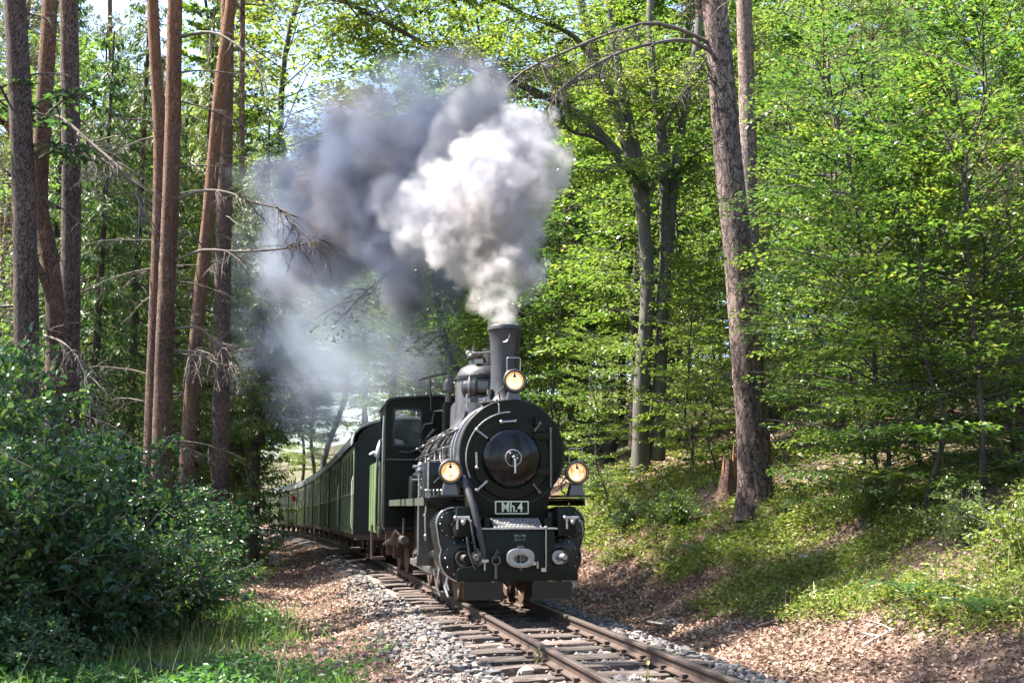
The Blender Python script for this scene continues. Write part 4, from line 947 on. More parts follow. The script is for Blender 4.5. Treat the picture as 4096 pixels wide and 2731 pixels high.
# ------------------------------------------------------------------ people on the train
def person(loc, rz, pts, edges, radii, cols, label, hair=None, scale=1.0):
    """one skinned body; cols: list of (index range test, material)"""
    me = bpy.data.meshes.new("person"); me.from_pydata(pts, edges, []); ob = bpy.data.objects.new("tmp_person", me); COL.objects.link(ob)
    sk = ob.modifiers.new("skin", 'SKIN'); sl = me.skin_vertices[0].data
    for i, r in enumerate(radii): sl[i].radius = (r, r * (.8 if i < 4 else 1))
    sl[0].use_root = True
    ss = ob.modifiers.new("sub", 'SUBSURF'); ss.levels = ss.render_levels = 2
    dg = bpy.context.evaluated_depsgraph_get(); m2 = bpy.data.meshes.new_from_object(ob.evaluated_get(dg)); bpy.data.objects.remove(ob)
    for c_ in cols: m2.materials.append(c_[1])
    for p_ in m2.polygons:
        p_.use_smooth = True
        for k, c_ in enumerate(cols):
            if c_[0](p_.center): p_.material_index = k; break
    o = link("person", m2); o.location = loc; o.rotation_euler = (0, 0, rz); o.scale = (scale,) * 3
    tag(o, label, "person")
    if hair:
        hb = MB().ball(hair[0], hair[1], 14, (1, 1.05, .8)); h_ = hb.build("hair", hair[2], o)
    return o
M_skin = flat("skin", (.42, .24, .16), .55); M_shirt = flat("white_shirt", (.72, .74, .76), .8); M_trous = flat("grey_trousers", (.10, .10, .11), .85); M_hair = flat("dark_hair", (.03, .02, .015), .7)
M_red = flat("red_top", (.42, .03, .04), .8); M_tan = flat("tan_shirt", (.45, .28, .15), .8)
# body chain in local space: x sideways (the side the person leans out to is -x), z up, standing height about 1.72
def lean_pose(hand, k=0.0):
    pts = [(.18, 0, .92), (.14, 0, 1.12), (.08, 0, 1.34), (.05, 0, 1.46), (.04, -.02, 1.54), (.03, -.05, 1.64),
           (-.10, .0, 1.40), (-.17, -.02, 1.16), hand, (hand[0] - .05, hand[1] - .05, hand[2] + .0),
           (.23, .02, 1.38), (.30, -.05, 1.12), (.28, -.18, .95),
           (.10, 0, .86), (.10, .03, .48), (.10, .0, .06), (.10, -.13, .03), (.27, 0, .86), (.27, .03, .48), (.27, .0, .06), (.27, -.13, .03),
           (hand[0] - .10, hand[1] - .07, hand[2] - .03), (hand[0] - .08, hand[1] - .10, hand[2] - .03), (hand[0] - .11, hand[1] - .03, hand[2] - .035), (hand[0] - .03, hand[1] - .09, hand[2] + .0)]
    ed = [(0, 1), (1, 2), (2, 3), (3, 4), (4, 5), (2, 6), (6, 7), (7, 8), (8, 9), (2, 10), (10, 11), (11, 12), (0, 13), (13, 14), (14, 15), (15, 16), (0, 17), (17, 18), (18, 19), (19, 20), (9, 21), (9, 22), (9, 23), (8, 24)]
    ra = [.15, .145, .17, .07, .065, .10, .07, .055, .036, .03, .07, .055, .038, .09, .065, .05, .045, .09, .065, .05, .045, .011, .011, .011, .012]
    pts = [(x - k * max(0, z - .95), y, z) for x, y, z in pts]
    return pts, ed, ra
def bodycols(shirt):
    def skin(c): return c.z > 1.475 or (c.x < -.19 and c.z < 1.15) or (c.x > .22 and c.z < 1.08 and c.z > .9 and c.y < -.09)
    return [(skin, M_skin), (lambda c: c.z > .93, shirt), (lambda c: True, M_trous)]
Minv = Matrix.Translation((.0656, 12.02, 0)) @ Matrix.Rotation(LA, 4, 'Z')
wp = Minv @ Vector((-.88, 7.05, .50))
pts, ed, ra = lean_pose((-.20, .02, 1.22))
person((wp.x, wp.y, wp.z + .3 - .0), LA, pts, ed, ra, bodycols(M_shirt), "engine driver in a white shirt leaning out behind the cab", ((.03, .0, 1.70), .10, M_hair))
def rider(ci, frac, shirt, label, side=-1, out=.10):
    o = COACH[ci]; mw = Matrix.Translation(o.location) @ o.rotation_euler.to_matrix().to_4x4()
    wp = mw @ Vector((-(CH - .33), CL * frac, .62)); pts, ed, ra = lean_pose((-.16, -.2, 1.02), out)
    return person(wp, o.rotation_euler[2], pts, ed, ra, bodycols(shirt), label, ((.03, .0, 1.70), .10, M_hair))
rider(6, .12, M_red, "passenger in a red top leaning out of a far coach window", -1, .95)
rider(1, .42, M_tan, "passenger in a tan shirt at a wide window of the second coach", -1, .45)
# ------------------------------------------------------------------ forest: materials
M_pine = barkmat("pine_bark", (.06, .043, .038), (.175, .125, .112), (.26, .14, .09), (7.5, 13), 13.0, .5, .9)
M_pine_r = barkmat("pine_bark_red", (.065, .042, .034), (.2, .125, .09), (.32, .15, .08), (5, 12), 14.0, .5, .8)
M_pine_big = barkmat("pine_bark_scaly", (.06, .044, .04), (.22, .165, .145), (.26, .14, .09), (8, 13), 7.0, .5, .8)
M_pine_g = barkmat("pine_bark_grey", (.11, .085, .08), (.30, .24, .22), (.36, .24, .18), (6, 12), 12, .5, .9)
M_beechb = barkmat("beech_bark", (.085, .08, .068), (.19, .18, .155), None, (4, 9), 3.0, .12, .3, (.05, .055, .035), False)
M_dbark = barkmat("young_beech_bark", (.05, .047, .038), (.12, .11, .09), None, (4, 9), 3.0, .5, .25, (.08, .09, .05), False)
M_spruceb = barkmat("spruce_bark", (.055, .042, .036), (.15, .115, .095), None, (4, 9), 16, .6, .7)
M_twig = barkmat("dead_twig", (.10, .085, .075), (.26, .225, .20), None, (4, 9), 30, .4, .4, None, False)
M_beech = leafmat("beech_leaf", [(.04, .085, .02), (.11, .17, .036), (.155, .21, .046), (.085, .145, .035), (.18, .22, .06), (.07, .13, .03), (.28, .26, .07)], .5, .3, None, .5)
M_beech2 = leafmat("oak_leaf", [(.055, .11, .034), (.085, .145, .044), (.12, .18, .055), (.07, .125, .042), (.16, .2, .07)], .45, .28, None, .55)
M_bush = leafmat("shrub_leaf", [(.022, .066, .034), (.036, .088, .04), (.055, .115, .045), (.02, .055, .03), (.10, .165, .035), (.034, .085, .048)], .38, .28, None, .55)
M_spruce = leafmat("spruce_needle", [(.04, .075, .022), (.07, .115, .032), (.11, .15, .042), (.055, .09, .03)], .35, .5)
M_needle = leafmat("pine_needle", [(.075, .10, .05), (.12, .145, .075), (.16, .18, .10), (.09, .115, .06), (.22, .20, .12)], .25, .5)

def spl(pts, n):
    """smooth curve through the points, evenly sampled"""
    P = np.asarray(pts, float)
    if len(P) < 3: t = np.linspace(0, 1, n)[:, None]; return P[0] * (1 - t) + P[-1] * t
    d = np.concatenate([[0], np.cumsum(np.linalg.norm(np.diff(P, axis=0), axis=1))]); t = np.linspace(0, d[-1], n)
    T = np.gradient(P, d, axis=0); o = np.zeros((n, 3)); k = np.clip(np.searchsorted(d, t) - 1, 0, len(P) - 2)
    h = (d[k + 1] - d[k])[:, None]; s = ((t - d[k])[:, None]) / h
    return (2 * s**3 - 3 * s**2 + 1) * P[k] + (s**3 - 2 * s**2 + s) * h * T[k] + (-2 * s**3 + 3 * s**2) * P[k + 1] + (s**3 - s**2) * h * T[k + 1]

def trunk_np(path, r0, r1, gq, n=20, step=.12, rough=.05, flare=.45, plates=0.0):
    L_ = np.sum(np.linalg.norm(np.diff(np.asarray(path, float), axis=0), axis=1)); K = max(8, int(L_ / step))
    Pp = spl(path, K); t = np.linspace(0, 1, K); r = r0 + (r1 - r0) * t ** .85 + r0 * flare * np.exp(-t * L_ / .35)
    V, F = tubes_np([(Pp, r)], n); V = V.reshape(K, n, 3); rad = V - Pp[:, None]
    a = np.arange(n) * 2 * np.pi / n; cx, cy_ = np.cos(a)[None] * 2.2, np.sin(a)[None] * 2.2; z = (t * L_)[:, None]
    sd = gq.uniform(0, 40); sh = np.broadcast_to
    q = lambda f, zf, o: vnoise(np.stack([sh(cx * f + sd, (K, n)), sh(cy_ * f + o, (K, n)), sh(z * zf, (K, n))], -1))
    dsp = (q(1, .9, 0) - .5) * rough * 2 + (q(2.5, 2.2, 9) - .5) * rough
    if plates: b_ = q(3.6, 3.4, 20); dsp = dsp + plates * (np.clip(np.abs(b_ - .5) * 7, 0, 1) - .6) + plates * .5 * (q(7, 8, 31) - .5)
    root = np.exp(-z / .4) * .10 * np.cos(3 * a[None] + sd) ; dsp = dsp + root * (flare > 0)
    V = Pp[:, None] + rad * (1 + dsp)[..., None]
    return V.reshape(-1, 3), F

def dead_branch(start, dirv, L, gq, r=.03, droop=.2, twigs=8, tl=.5, curl=.35):
    """a bare branch and its twigs, as tube paths"""
    K = 9; t = np.linspace(0, 1, K)[:, None]; d = nrm(dirv); side = nrm(np.cross(d, [0, 0, 1])) * gq.normal(0, .18)
    P_ = np.asarray(start) + d * L * t + np.array([0, 0, -1]) * droop * L * t**2 + side * L * t**2 + np.cumsum(gq.normal(0, .012 * L, (K, 3)), 0) * t
    out = [(P_, r * (1 - .8 * t[:, 0]))]
    for _ in range(twigs):
        k = gq.uniform(.25, 1); i = min(int(k * (K - 1)), K - 2); b = P_[i]; dd = nrm(nrm(P_[i + 1] - P_[i]) + gq.normal(0, .7, 3) + [0, 0, -.25]); l = tl * gq.uniform(.3, 1.1) * (1.2 - k * .5)
        tt = np.linspace(0, 1, 5)[:, None]; Q_ = b + dd * l * tt + np.array([0, 0, -1]) * curl * l * tt**2 + gq.normal(0, .03 * l, (5, 3)) * tt
        out.append((Q_, max(r * .32, .005) * (1 - .7 * tt[:, 0])))
        for _2 in range(2):
            c = Q_[gq.integers(1, 4)]; d2 = nrm(dd + gq.normal(0, .8, 3)); l2 = l * gq.uniform(.25, .5); t3 = np.linspace(0, 1, 3)[:, None]
            out.append((c + d2 * l2 * t3 + np.array([0, 0, -1]) * .2 * l2 * t3**2, max(r * .2, .004) * (1 - .6 * t3[:, 0])))
    return out

def spray(b0, b1, gq, n, wf=.34, leaf=.085, droop=.10, tilt=.4):
    """a flat leafy spray between two points"""
    b0, b1 = np.asarray(b0, float), np.asarray(b1, float); D = b1 - b0; L_ = np.linalg.norm(D); d = D / L_; s = nrm(np.cross(d, [0, 0, 1]))
    t = gq.uniform(.12, 1.04, n); w = wf * L_ * np.sqrt(np.clip(1 - ((t - .55) / .62) ** 2, 0.02, 1)); o = gq.uniform(-1, 1, n)
    P_ = b0 + D * t[:, None] + s * (o * w)[:, None]; P_[:, 2] += -droop * L_ * (t ** 2 + .7 * o ** 2 * (w / L_)) + gq.normal(0, .025 * L_ ** .5, n)
    dir_ = nrm(d * .6 + s * (np.sign(o) * gq.uniform(.3, 1.2, n))[:, None] + gq.normal(0, .3, (n, 3)) + [0, 0, -.15])
    N_ = nrm(gq.normal(0, tilt, (n, 3)) + [0, 0, 1]); l = leaf * gq.uniform(.5, 1.4, n)
    return leaves_np(P_, dir_, N_, l, l * gq.uniform(.5, .72, n))

def beech_asset(name, seed, h, z0, rad, nb, per, leaf, mat, trunk_r=.06, top=.35, bark=None, tilt=.32, up=.14):
    gq = np.random.default_rng(seed); parts = []; wood = []
    K = 8; ax = np.stack([np.cumsum(gq.normal(0, .02 * h, K)), np.cumsum(gq.normal(0, .02 * h, K)), np.linspace(0, h, K)], -1); ax[0, :2] = 0; ax[:, :2] -= ax[0, :2]
    for k in range(nb):
        f = (k + gq.random()) / nb; z = z0 + (h - z0) * f
        c = np.array([np.interp(z, ax[:, 2], ax[:, 0]), np.interp(z, ax[:, 2], ax[:, 1]), z]); a = k * 2.399 + gq.normal(0, .4)
        prof = (1 - abs(f - .45) ** 2.2 * 2.0) * (1 - f * (1 - top)); L_ = rad * max(.25, prof) * gq.uniform(.65, 1.15)
        d = np.array([math.cos(a), math.sin(a), up * gq.uniform(-.5, 2.0) + f * .5]); e = c + nrm(d) * L_
        wood.append((np.stack([c, c * .5 + e * .5 + [0, 0, .05 * L_], e]), np.array([.014, .009, .003]) * (L_ / 1.6) ** .7))
        m = 1 if L_ < 1.3 else (2 if L_ < 2.4 else 3)
        parts.append(spray(c * .75 + e * .25, e, gq, per // m, .30, leaf, .08, tilt))
        for q in range(1, m):
            a2 = a + gq.choice([-1, 1]) * gq.uniform(.5, .95); s0 = c + (e - c) * gq.uniform(.25, .55); e2 = s0 + np.array([math.cos(a2), math.sin(a2), gq.normal(.05, .15)]) * L_ * gq.uniform(.45, .7)
            parts.append(spray(s0, e2, gq, per // m, .36, leaf, .08, tilt)); wood.append((np.stack([s0, e2]), np.array([.012, .004])))
    V, F = join_np(parts); crown = np_mesh(name + "_crown", V, F, False, mat)
    tv, tf = trunk_np(ax, trunk_r, trunk_r * .25, gq, 10, h / 22, .05, .3); V, F = join_np([(tv, tf), tubes_np(wood, 4)])
    trunk = np_mesh(name + "_trunk", V, F, True, bark or M_beechb)
    return trunk, crown

def spruce_asset(name, seed, h, z0, rad, nw, leaf=.075, mat=M_spruce):
    gq = np.random.default_rng(seed); parts = []; wood = []
    for w in range(nw):
        f = (w + gq.random() * .5) / nw; z = z0 + (h - z0) * f; L_ = rad * (1 - f) ** .75 * gq.uniform(.8, 1.1) + .15
        for b in range(5 if f < .8 else 4):
            a = w * .9 + b * 1.2566 + gq.normal(0, .15); d = np.array([math.cos(a), math.sin(a), 0]); s = np.array([-d[1], d[0], 0]); K = 7; t = np.linspace(0, 1, K)
            ln = L_ * gq.uniform(.75, 1.1); P_ = np.array([0, 0, z]) + d * ln * t[:, None]; P_[:, 2] += ln * (-.45 * t + .28 * t**2.5) * (1.2 - f * .9)
            wood.append((P_, .022 * (1 - .8 * t) * (ln / 1.8) ** .5)); n = int(46 * ln) + 10
            tt = gq.uniform(.12, 1.02, n); k = np.clip(tt * (K - 1), 0, K - 1.001); i = k.astype(int); fr = (k - i)[:, None]; C = P_[i] * (1 - fr) + P_[i + 1] * fr
            o = gq.uniform(-1, 1, n); wd = .26 * ln * np.sqrt(np.clip(1.08 - tt, .03, 1)); hang = gq.uniform(.0, .35, n) * (1 - .4 * tt)
            C = C + s * (o * wd)[:, None]; C[:, 2] -= np.abs(o) * wd * .55 + hang * .35 * ln ** .5
            dr = nrm(d * .35 + s * (np.sign(o) * .5)[:, None] + np.array([0, 0, -1]) * gq.uniform(.3, 1.3, n)[:, None]); N_ = nrm(gq.normal(0, .7, (n, 3)) + d * .4 + [0, 0, .5])
            l = leaf * 2.3 * gq.uniform(.7, 1.3, n); parts.append(leaves_np(C, dr, N_, l, l * .26, .1))
            nd = n; C2 = C + gq.normal(0, .05, (n, 3)); dr2 = nrm(dr + gq.normal(0, .5, (n, 3))); parts.append(leaves_np(C2, dr2, rand_unit(n, gq), l * .8, l * .16, .1))
    V, F = join_np(parts); crown = np_mesh(name + "_crown", V, F, False, mat)
    tv, tf = trunk_np([(0, 0, 0), (.05, .03, h * .5), (0, .05, h)], .155, .02, gq, 12, .4, .04, .35); V, F = join_np([(tv, tf), tubes_np(wood, 4)])
    return np_mesh(name + "_trunk", V, F, True, M_spruceb), crown

def tufts(P_, gq, nper=14, L_=.13, W=.016, upb=.4):
    n = len(P_); C = np.repeat(P_, nper, 0); D = nrm(rand_unit(n * nper, gq) + [0, 0, upb]); l = L_ * gq.uniform(.7, 1.25, n * nper)
    return leaves_np(C + D * .02, D, rand_unit(n * nper, gq), l, W, 0)

def pine_crown(name, seed, h, rad, nb=34, mat=M_needle, sparse=1.0, lneedle=.17, wn_=.034, dead=6, nper=13):
    gq = np.random.default_rng(seed); pts = []; wood = [(np.array([[0, 0, -.2], [0.05, 0, h * .5], [0, .08, h]]), np.array([.10, .06, .015]))]
    for k in range(nb):
        f = (k + gq.random()) / nb; z = h * f; a = k * 2.399 + gq.normal(0, .3); L_ = rad * (1 - .55 * f) * gq.uniform(.55, 1.1)
        d = np.array([math.cos(a), math.sin(a), .25 + .3 * f]); K = 6; t = np.linspace(0, 1, K); P_ = np.array([0, 0, z]) + nrm(d) * L_ * t[:, None] + np.cumsum(gq.normal(0, .06, (K, 3)), 0)
        wood.append((P_, .035 * (1 - .75 * t) * (L_ / 2)))
        for q in range(int(6 * sparse * L_)):
            i = gq.integers(2, K); c = P_[i] + gq.normal(0, .32, 3) * [1, 1, .6]; wood.append((np.stack([P_[i], c]), np.array([.012, .005])))
            pts.append(c + gq.normal(0, .12, (4, 3)))
    for k in range(dead):
        a = gq.uniform(0, 6.28); wood += dead_branch((0, 0, -gq.uniform(.3, 4)), (math.cos(a), math.sin(a), .1), gq.uniform(.8, 2.2), gq, .022, .12, 6, .5)
    V, F = tufts(np.concatenate(pts), gq, nper, lneedle, wn_); crown = np_mesh(name + "_crown", V, F, False, mat)
    return np_mesh(name + "_limbs", *tubes_np(wood, 5), True, M_pine_r), crown

def thing_tree(name, loc, label, group, parts, rz=0, sc=1.0, cat="tree"):
    r_ = empty(name, loc, rz, label, cat, group); r_.scale = (sc, sc, sc)
    for nm, me, off in parts:
        o = link(nm, me, None, r_)
        if off is not None: o.location = off
        if nm == "dead_branches": o["kind"] = "stuff"
    return r_

BY = [beech_asset("young_beech", 100 + k, h, z0, rd, nb, per, .092, M_beech if k % 2 == 0 else M_beech2, .045, .85, M_dbark) for k, (h, z0, rd, nb, per) in enumerate([(6.5, .5, 2.2, 46, 190), (8.5, .6, 2.5, 56, 190), (5.0, .4, 2.0, 38, 180), (10.5, 1.2, 2.8, 64, 200), (7.5, .5, 2.6, 50, 200)])]
BT = [beech_asset("tall_beech", 130 + k, h, z0, rd, nb, per, .14, M_beech, .17, .5, M_dbark) for k, (h, z0, rd, nb, per) in enumerate([(19, 3.5, 4.0, 84, 280), (17, 2.5, 3.6, 78, 270), (22, 6, 4.4, 84, 280)])]
SP = [spruce_asset("spruce", 150 + k, h, z0, rd, nw) for k, (h, z0, rd, nw) in enumerate([(17, 1.0, 2.5, 34), (13, .8, 2.1, 30)])]
PC = [pine_crown("pine", 170 + k, h, rd, nb) for k, (h, rd, nb) in enumerate([(6.5, 2.4, 30), (8, 2.8, 36), (5.5, 2.0, 26)])]
PCL = [pine_crown("low_pine", 180 + k, h, rd, nb, sparse=1.1, lneedle=.115, wn_=.011, dead=2, nper=30) for k, (h, rd, nb) in enumerate([(6.5, 2.2, 38), (5.0, 1.9, 32)])]
gq = np.random.default_rng(190)
PT = [np_mesh("pine_trunk_far", *trunk_np([(0, 0, 0), (gq.normal(0, .15), gq.normal(0, .15), 7), (gq.normal(0, .2), gq.normal(0, .2), 14), (0, 0, 20)], r0, r0 * .45, gq, 10, .45, .05, .3), True, mt) for r0, mt in ((.15, M_pine_r), (.12, M_pine_r), (.17, M_pine), (.13, M_pine_g))]
gq = np.random.default_rng(191)
DT = [np_mesh("dead_branch_whorls", *tubes_np(sum([dead_branch((0, 0, z), (math.cos(a), math.sin(a), gq.normal(.05, .15)), gq.uniform(.5, 1.9), gq, .018, .15, 5, .5) for z, a in [(gq.uniform(3, 13), gq.uniform(0, 6.28)) for _ in range(16)]], []), 4), True, M_twig) for _ in range(2)]

# ------------------------------------------------------------------ near trees, placed one by one
def near_tree(name, label, pix, Y, r0, r1, mat, seed, cat="tree", n=24, plates=.05, top=None, crown=None, crown_sc=1.0, branches=(), limbs=(), ddead=0, dz=(2.5, 9.5), baseY=None, group=None, side_bias=None, step=.07):
    """pix: points of the trunk from the ground up, in photograph pixels at depth Y; continued to a top"""
    gq = np.random.default_rng(seed); pts = [at(px, py, Y) for px, py in pix]; b = pts[0].copy(); b[2] = float(gz(b[0], b[1])) - .12
    pts = [b] + [p for p in pts if p[2] > b[2] + .8]
    if top: d = nrm(pts[-1] - pts[-2]); pts.append(pts[-1] + np.array([d[0] * .5, d[1], 1]) * (top - pts[-1][2]))
    loc = b.copy(); L_ = [p - loc for p in pts]
    root = empty(name, loc, 0, label, cat, group)
    link("trunk", np_mesh("trunk", *trunk_np(L_, r0, r1, gq, n, step, .045, .28, plates), True, mat), None, root)
    wood = []
    for P_, r in branches:                # branch given in pixels, with its own depths
        W_ = np.array([at(x, y, Y + (q if q is not None else 0)) for x, y, q in P_]) - loc; K = 14; c = spl(W_, K); t = np.linspace(0, 1, K); main = (c, r * (1 - .75 * t) + .004)
        tw = [main]
        for _ in range(int(9 * len(P_) ** .6)):
            i = gq.integers(4, K); dd = nrm(nrm(c[min(i + 1, K - 1)] - c[i - 1]) + gq.normal(0, .75, 3) + [0, 0, -.2]); tw += [(p_, np.maximum(r_, .0035)) for p_, r_ in dead_branch(c[i], dd, gq.uniform(.25, .8), gq, .012, .25, 3, .35)]
        link("dead_branch", np_mesh("dead_branch", *tubes_np(tw, 6), True, M_twig if r < .035 else mat), None, root)
    trunk_c = spl(L_, 60)
    for k in range(ddead):
        i = int(np.argmin(np.abs(trunk_c[:, 2] - gq.uniform(*dz)))); a = gq.uniform(0, 6.28) if side_bias is None else side_bias + gq.normal(0, .7)
        link("dead_branch", np_mesh("dead_branch", *tubes_np(dead_branch(trunk_c[i], (math.cos(a), math.sin(a), gq.normal(.05, .2)), gq.uniform(.5, 2.0), gq, .02, .22, 7, .5), 5), True, M_twig), None, root)
    if crown is not None:
        c = link("crown_limbs", crown[0], None, root); c.location = L_[-1]; c.scale = (crown_sc,) * 3; c2 = link("crown", crown[1], None, root); c2.location = L_[-1]; c2.scale = (crown_sc,) * 3
        c.rotation_euler = c2.rotation_euler = (0, 0, seed * 1.3)
    return root, loc, trunk_c

# left pines
near_tree("pine_tree", "grey barked pine nearest the left edge with a straight trunk", [(100, 2250), (105, 1300), (95, 800), (75, 300), (60, 0)], 15, .175, .12, M_pine, 301, top=19, crown_sc=.6, crown=PC[0], ddead=7, plates=.04)
rB, lB, _t = near_tree("pine_tree", "crooked reddish pine with a curving limb between two straight pines", [(215, 2250), (222, 1500), (222, 1250), (195, 1020), (160, 850), (172, 500), (190, 200), (200, 0)], 16, .16, .07, M_pine_r, 302, top=18.5, crown_sc=.6, crown=PC[2],
          branches=[([(218, 1260, 0), (190, 1150, -.1), (120, 1010, -.3), (85, 940, -.4), (90, 870, -.5)], .085), ([(150, 640, 0), (70, 560, -.2), (0, 480, -.5), (-80, 430, -.7)], .055), ([(192, 442, 0), (268, 491, -.3), (393, 598, -.6), (500, 696, -.9), (580, 857, -1.1)], .032), ([(165, 1240, 0), (60, 1225, -.3), (-40, 1230, -.5)], .03), ([(170, 1340, 0), (250, 1370, -.4), (310, 1430, -.7), (365, 1560, -.9)], .02)], plates=.02)
near_tree("pine_tree", "straight brown pine third from the left edge", [(283, 2250), (278, 1400), (285, 700), (275, 0)], 16.6, .155, .12, M_pine, 303, top=19.5, crown_sc=.6, crown=PC[1], ddead=4, branches=[([(315, 615, 0), (360, 612, -.2), (420, 650, -.4)], .02)], plates=.035)
near_tree("pine_tree", "slender pine with sunlit bark, left one of the close pair", [(600, 2150), (605, 1800), (625, 1200), (640, 600), (610, 0)], 20.2, .15, .10, M_pine_r, 304, top=14.5, crown_sc=.6, crown=PC[0], ddead=9, side_bias=2.8, plates=.03)
near_tree("pine_tree", "stout brown pine with long bare branches, right one of the close pair", [(640, 2150), (645, 1850), (665, 1200), (690, 600), (700, 0)], 19, .175, .12, M_pine_r, 305, top=14.5, crown_sc=.6, crown=PC[1], ddead=9, side_bias=.1,
          branches=[([(700, 800, 0), (829, 761, -.3), (909, 770, -.5), (1016, 810, -.8), (1159, 859, -1.0), (1195, 939, -1.1)], .026), ([(690, 1050, 0), (802, 1002, -.3), (936, 1006, -.6), (1114, 997, -.9), (1293, 962, -1.2)], .026), ([(690, 1314, 0), (802, 1314, -.2), (870, 1380, -.3), (927, 1448, -.4)], .026), ([(700, 1400, 0), (780, 1410, -.2), (850, 1450, -.4)], .022), ([(715, 150, 0), (840, 130, -.4), (960, 190, -.8), (1050, 300, -1.2)], .03)], plates=.03)
near_tree("pine_tree", "pine leaning to the right with a pale lit side", [(735, 2200), (745, 1900), (790, 1300), (835, 850), (880, 350), (925, 0)], 23, .17, .11, M_pine_r, 306, top=15.5, crown_sc=.6, crown=PC[2], ddead=10, plates=.03)
near_tree("pine_tree", "dark straight pine behind the leaning one", [(885, 2200), (880, 1900), (888, 1300), (900, 700), (908, 200), (910, 0)], 25, .22, .14, M_pine, 307, top=16, crown_sc=.6, crown=PC[0], ddead=5, plates=.03)
near_tree("pine_tree", "thin dark pine between the dark straight one and the spruce", [(955, 2150), (958, 1800), (962, 1400), (965, 900), (968, 300), (970, -100)], 34, .12, .08, M_pine, 308, top=17, crown=PC[2], ddead=6, n=14, plates=0)
near_tree("spruce_tree", "dark spruce with drooping branches reaching into the smoke", [(1012, 2150), (1020, 1800), (1035, 1300), (1050, 900)], 31, .19, .05, M_spruceb, 309, top=11, n=16, plates=0)
rt = bpy.data.objects["spruce_tree"]; o = link("crown", SP[1][1], None, rt); o.location = (.05, 0, 3.7); o.scale = (1.05, 1.05, .75); o = link("branches", SP[1][0], None, rt); o.location = (.05, 0, 3.7); o.scale = (1.05, 1.05, .75)

def leafy_later():
    leafy_limb(rB, lB, [(150, 640), (40, 420), (-60, 250), (-160, 120)], 15.8, 14, .02, 431, 16, .6, 34, .11, M_bush, M_dbark)
    leafy_limb(rB, lB, [(165, 480), (230, 420), (290, 380), (330, 400)], 15.8, 14.6, .012, 432, 10, .45, 22, .1, M_bush, M_dbark)
    leafy_limb(rB, lB, [(150, 640), (210, 600), (270, 580), (330, 610)], 15.8, 14.8, .012, 433, 9, .4, 22, .1, M_bush, M_dbark)
# right hand trees
near_tree("pine_tree", "big scaly barked pine standing on the right bank", [(3020, 2040), (3015, 1800), (2985, 1400), (2950, 1000), (2915, 650), (2880, 250), (2858, 0)], 18, .27, .185, M_pine_big, 320, n=48, top=14, crown_sc=.6, crown=PC[1], plates=.05, step=.04,
          branches=[([(2850, 180, 0), (2727, 121, -.3), (2599, 92, -.6), (2484, 121, -.9), (2389, 153, -1.2), (2229, 223, -1.6), (2102, 281, -1.9), (1974, 395, -2.2)], .034), ([(2880, 240, 0), (2790, 172, -.3), (2727, 160, -.5), (2612, 175, -.8), (2484, 210, -1.2), (2389, 255, -1.5), (2293, 319, -1.8), (2210, 400, -2.0), (2180, 520, -2.1)], .034), ([(2860, 120, 0), (2800, 40, .1), (2755, -60, .2)], .075), ([(2895, 380, 0), (2830, 300, -.2), (2800, 270, -.3)], .02)], ddead=2, dz=(5, 9))
near_tree("pine_tree", "pale sunlit pine close behind the big scaly one", [(2990, 2000), (2985, 1700), (3000, 1200), (2995, 700), (2985, 300), (2975, 0)], 21.5, .20, .14, M_pine_g, 321, n=30, top=16, crown_sc=.6, crown=PC[0], plates=.05, branches=[([(3010, 495, 0), (3100, 445, .2), (3200, 440, .4), (3300, 450, .5)], .05)])
rb, lb, tb_ = near_tree("beech_tree", "old grey beech with several stems forking low on the slope", [(2560, 1830), (2568, 1500), (2590, 1200), (2575, 900), (2540, 700), (2500, 560), (2440, 380), (2370, 180), (2321, 0)], 26, .215, .10, M_beechb, 322, n=28, top=15.5, plates=0)
gq = np.random.default_rng(400)
def add_stem(root, loc, pix, Y, r0, r1, mat, seed, dY=0.0, nm="stem"):
    gq = np.random.default_rng(seed); pts = [at(x, y, Y + dY * i / max(1, len(pix) - 1)) - loc for i, (x, y) in enumerate(pix)]
    return link(nm, np_mesh(nm, *trunk_np(pts, r0, r1, gq, 16, .15, .05, 0), True, mat), None, root), np.array(pts)
add_stem(rb, lb, [(2590, 1250), (2580, 950), (2571, 725), (2522, 516), (2466, 242), (2434, 0), (2420, -250)], 26, .17, .09, M_beechb, 401, .3)
add_stem(rb, lb, [(2630, 1840), (2640, 1500), (2660, 1150), (2655, 766), (2643, 524), (2611, 322), (2600, 60), (2620, -200)], 26, .18, .09, M_beechb, 402, .6)
add_stem(rb, lb, [(2640, 1300), (2670, 1000), (2700, 700), (2740, 420), (2790, 150), (2800, -150)], 26, .15, .09, M_beechb, 403, .9)
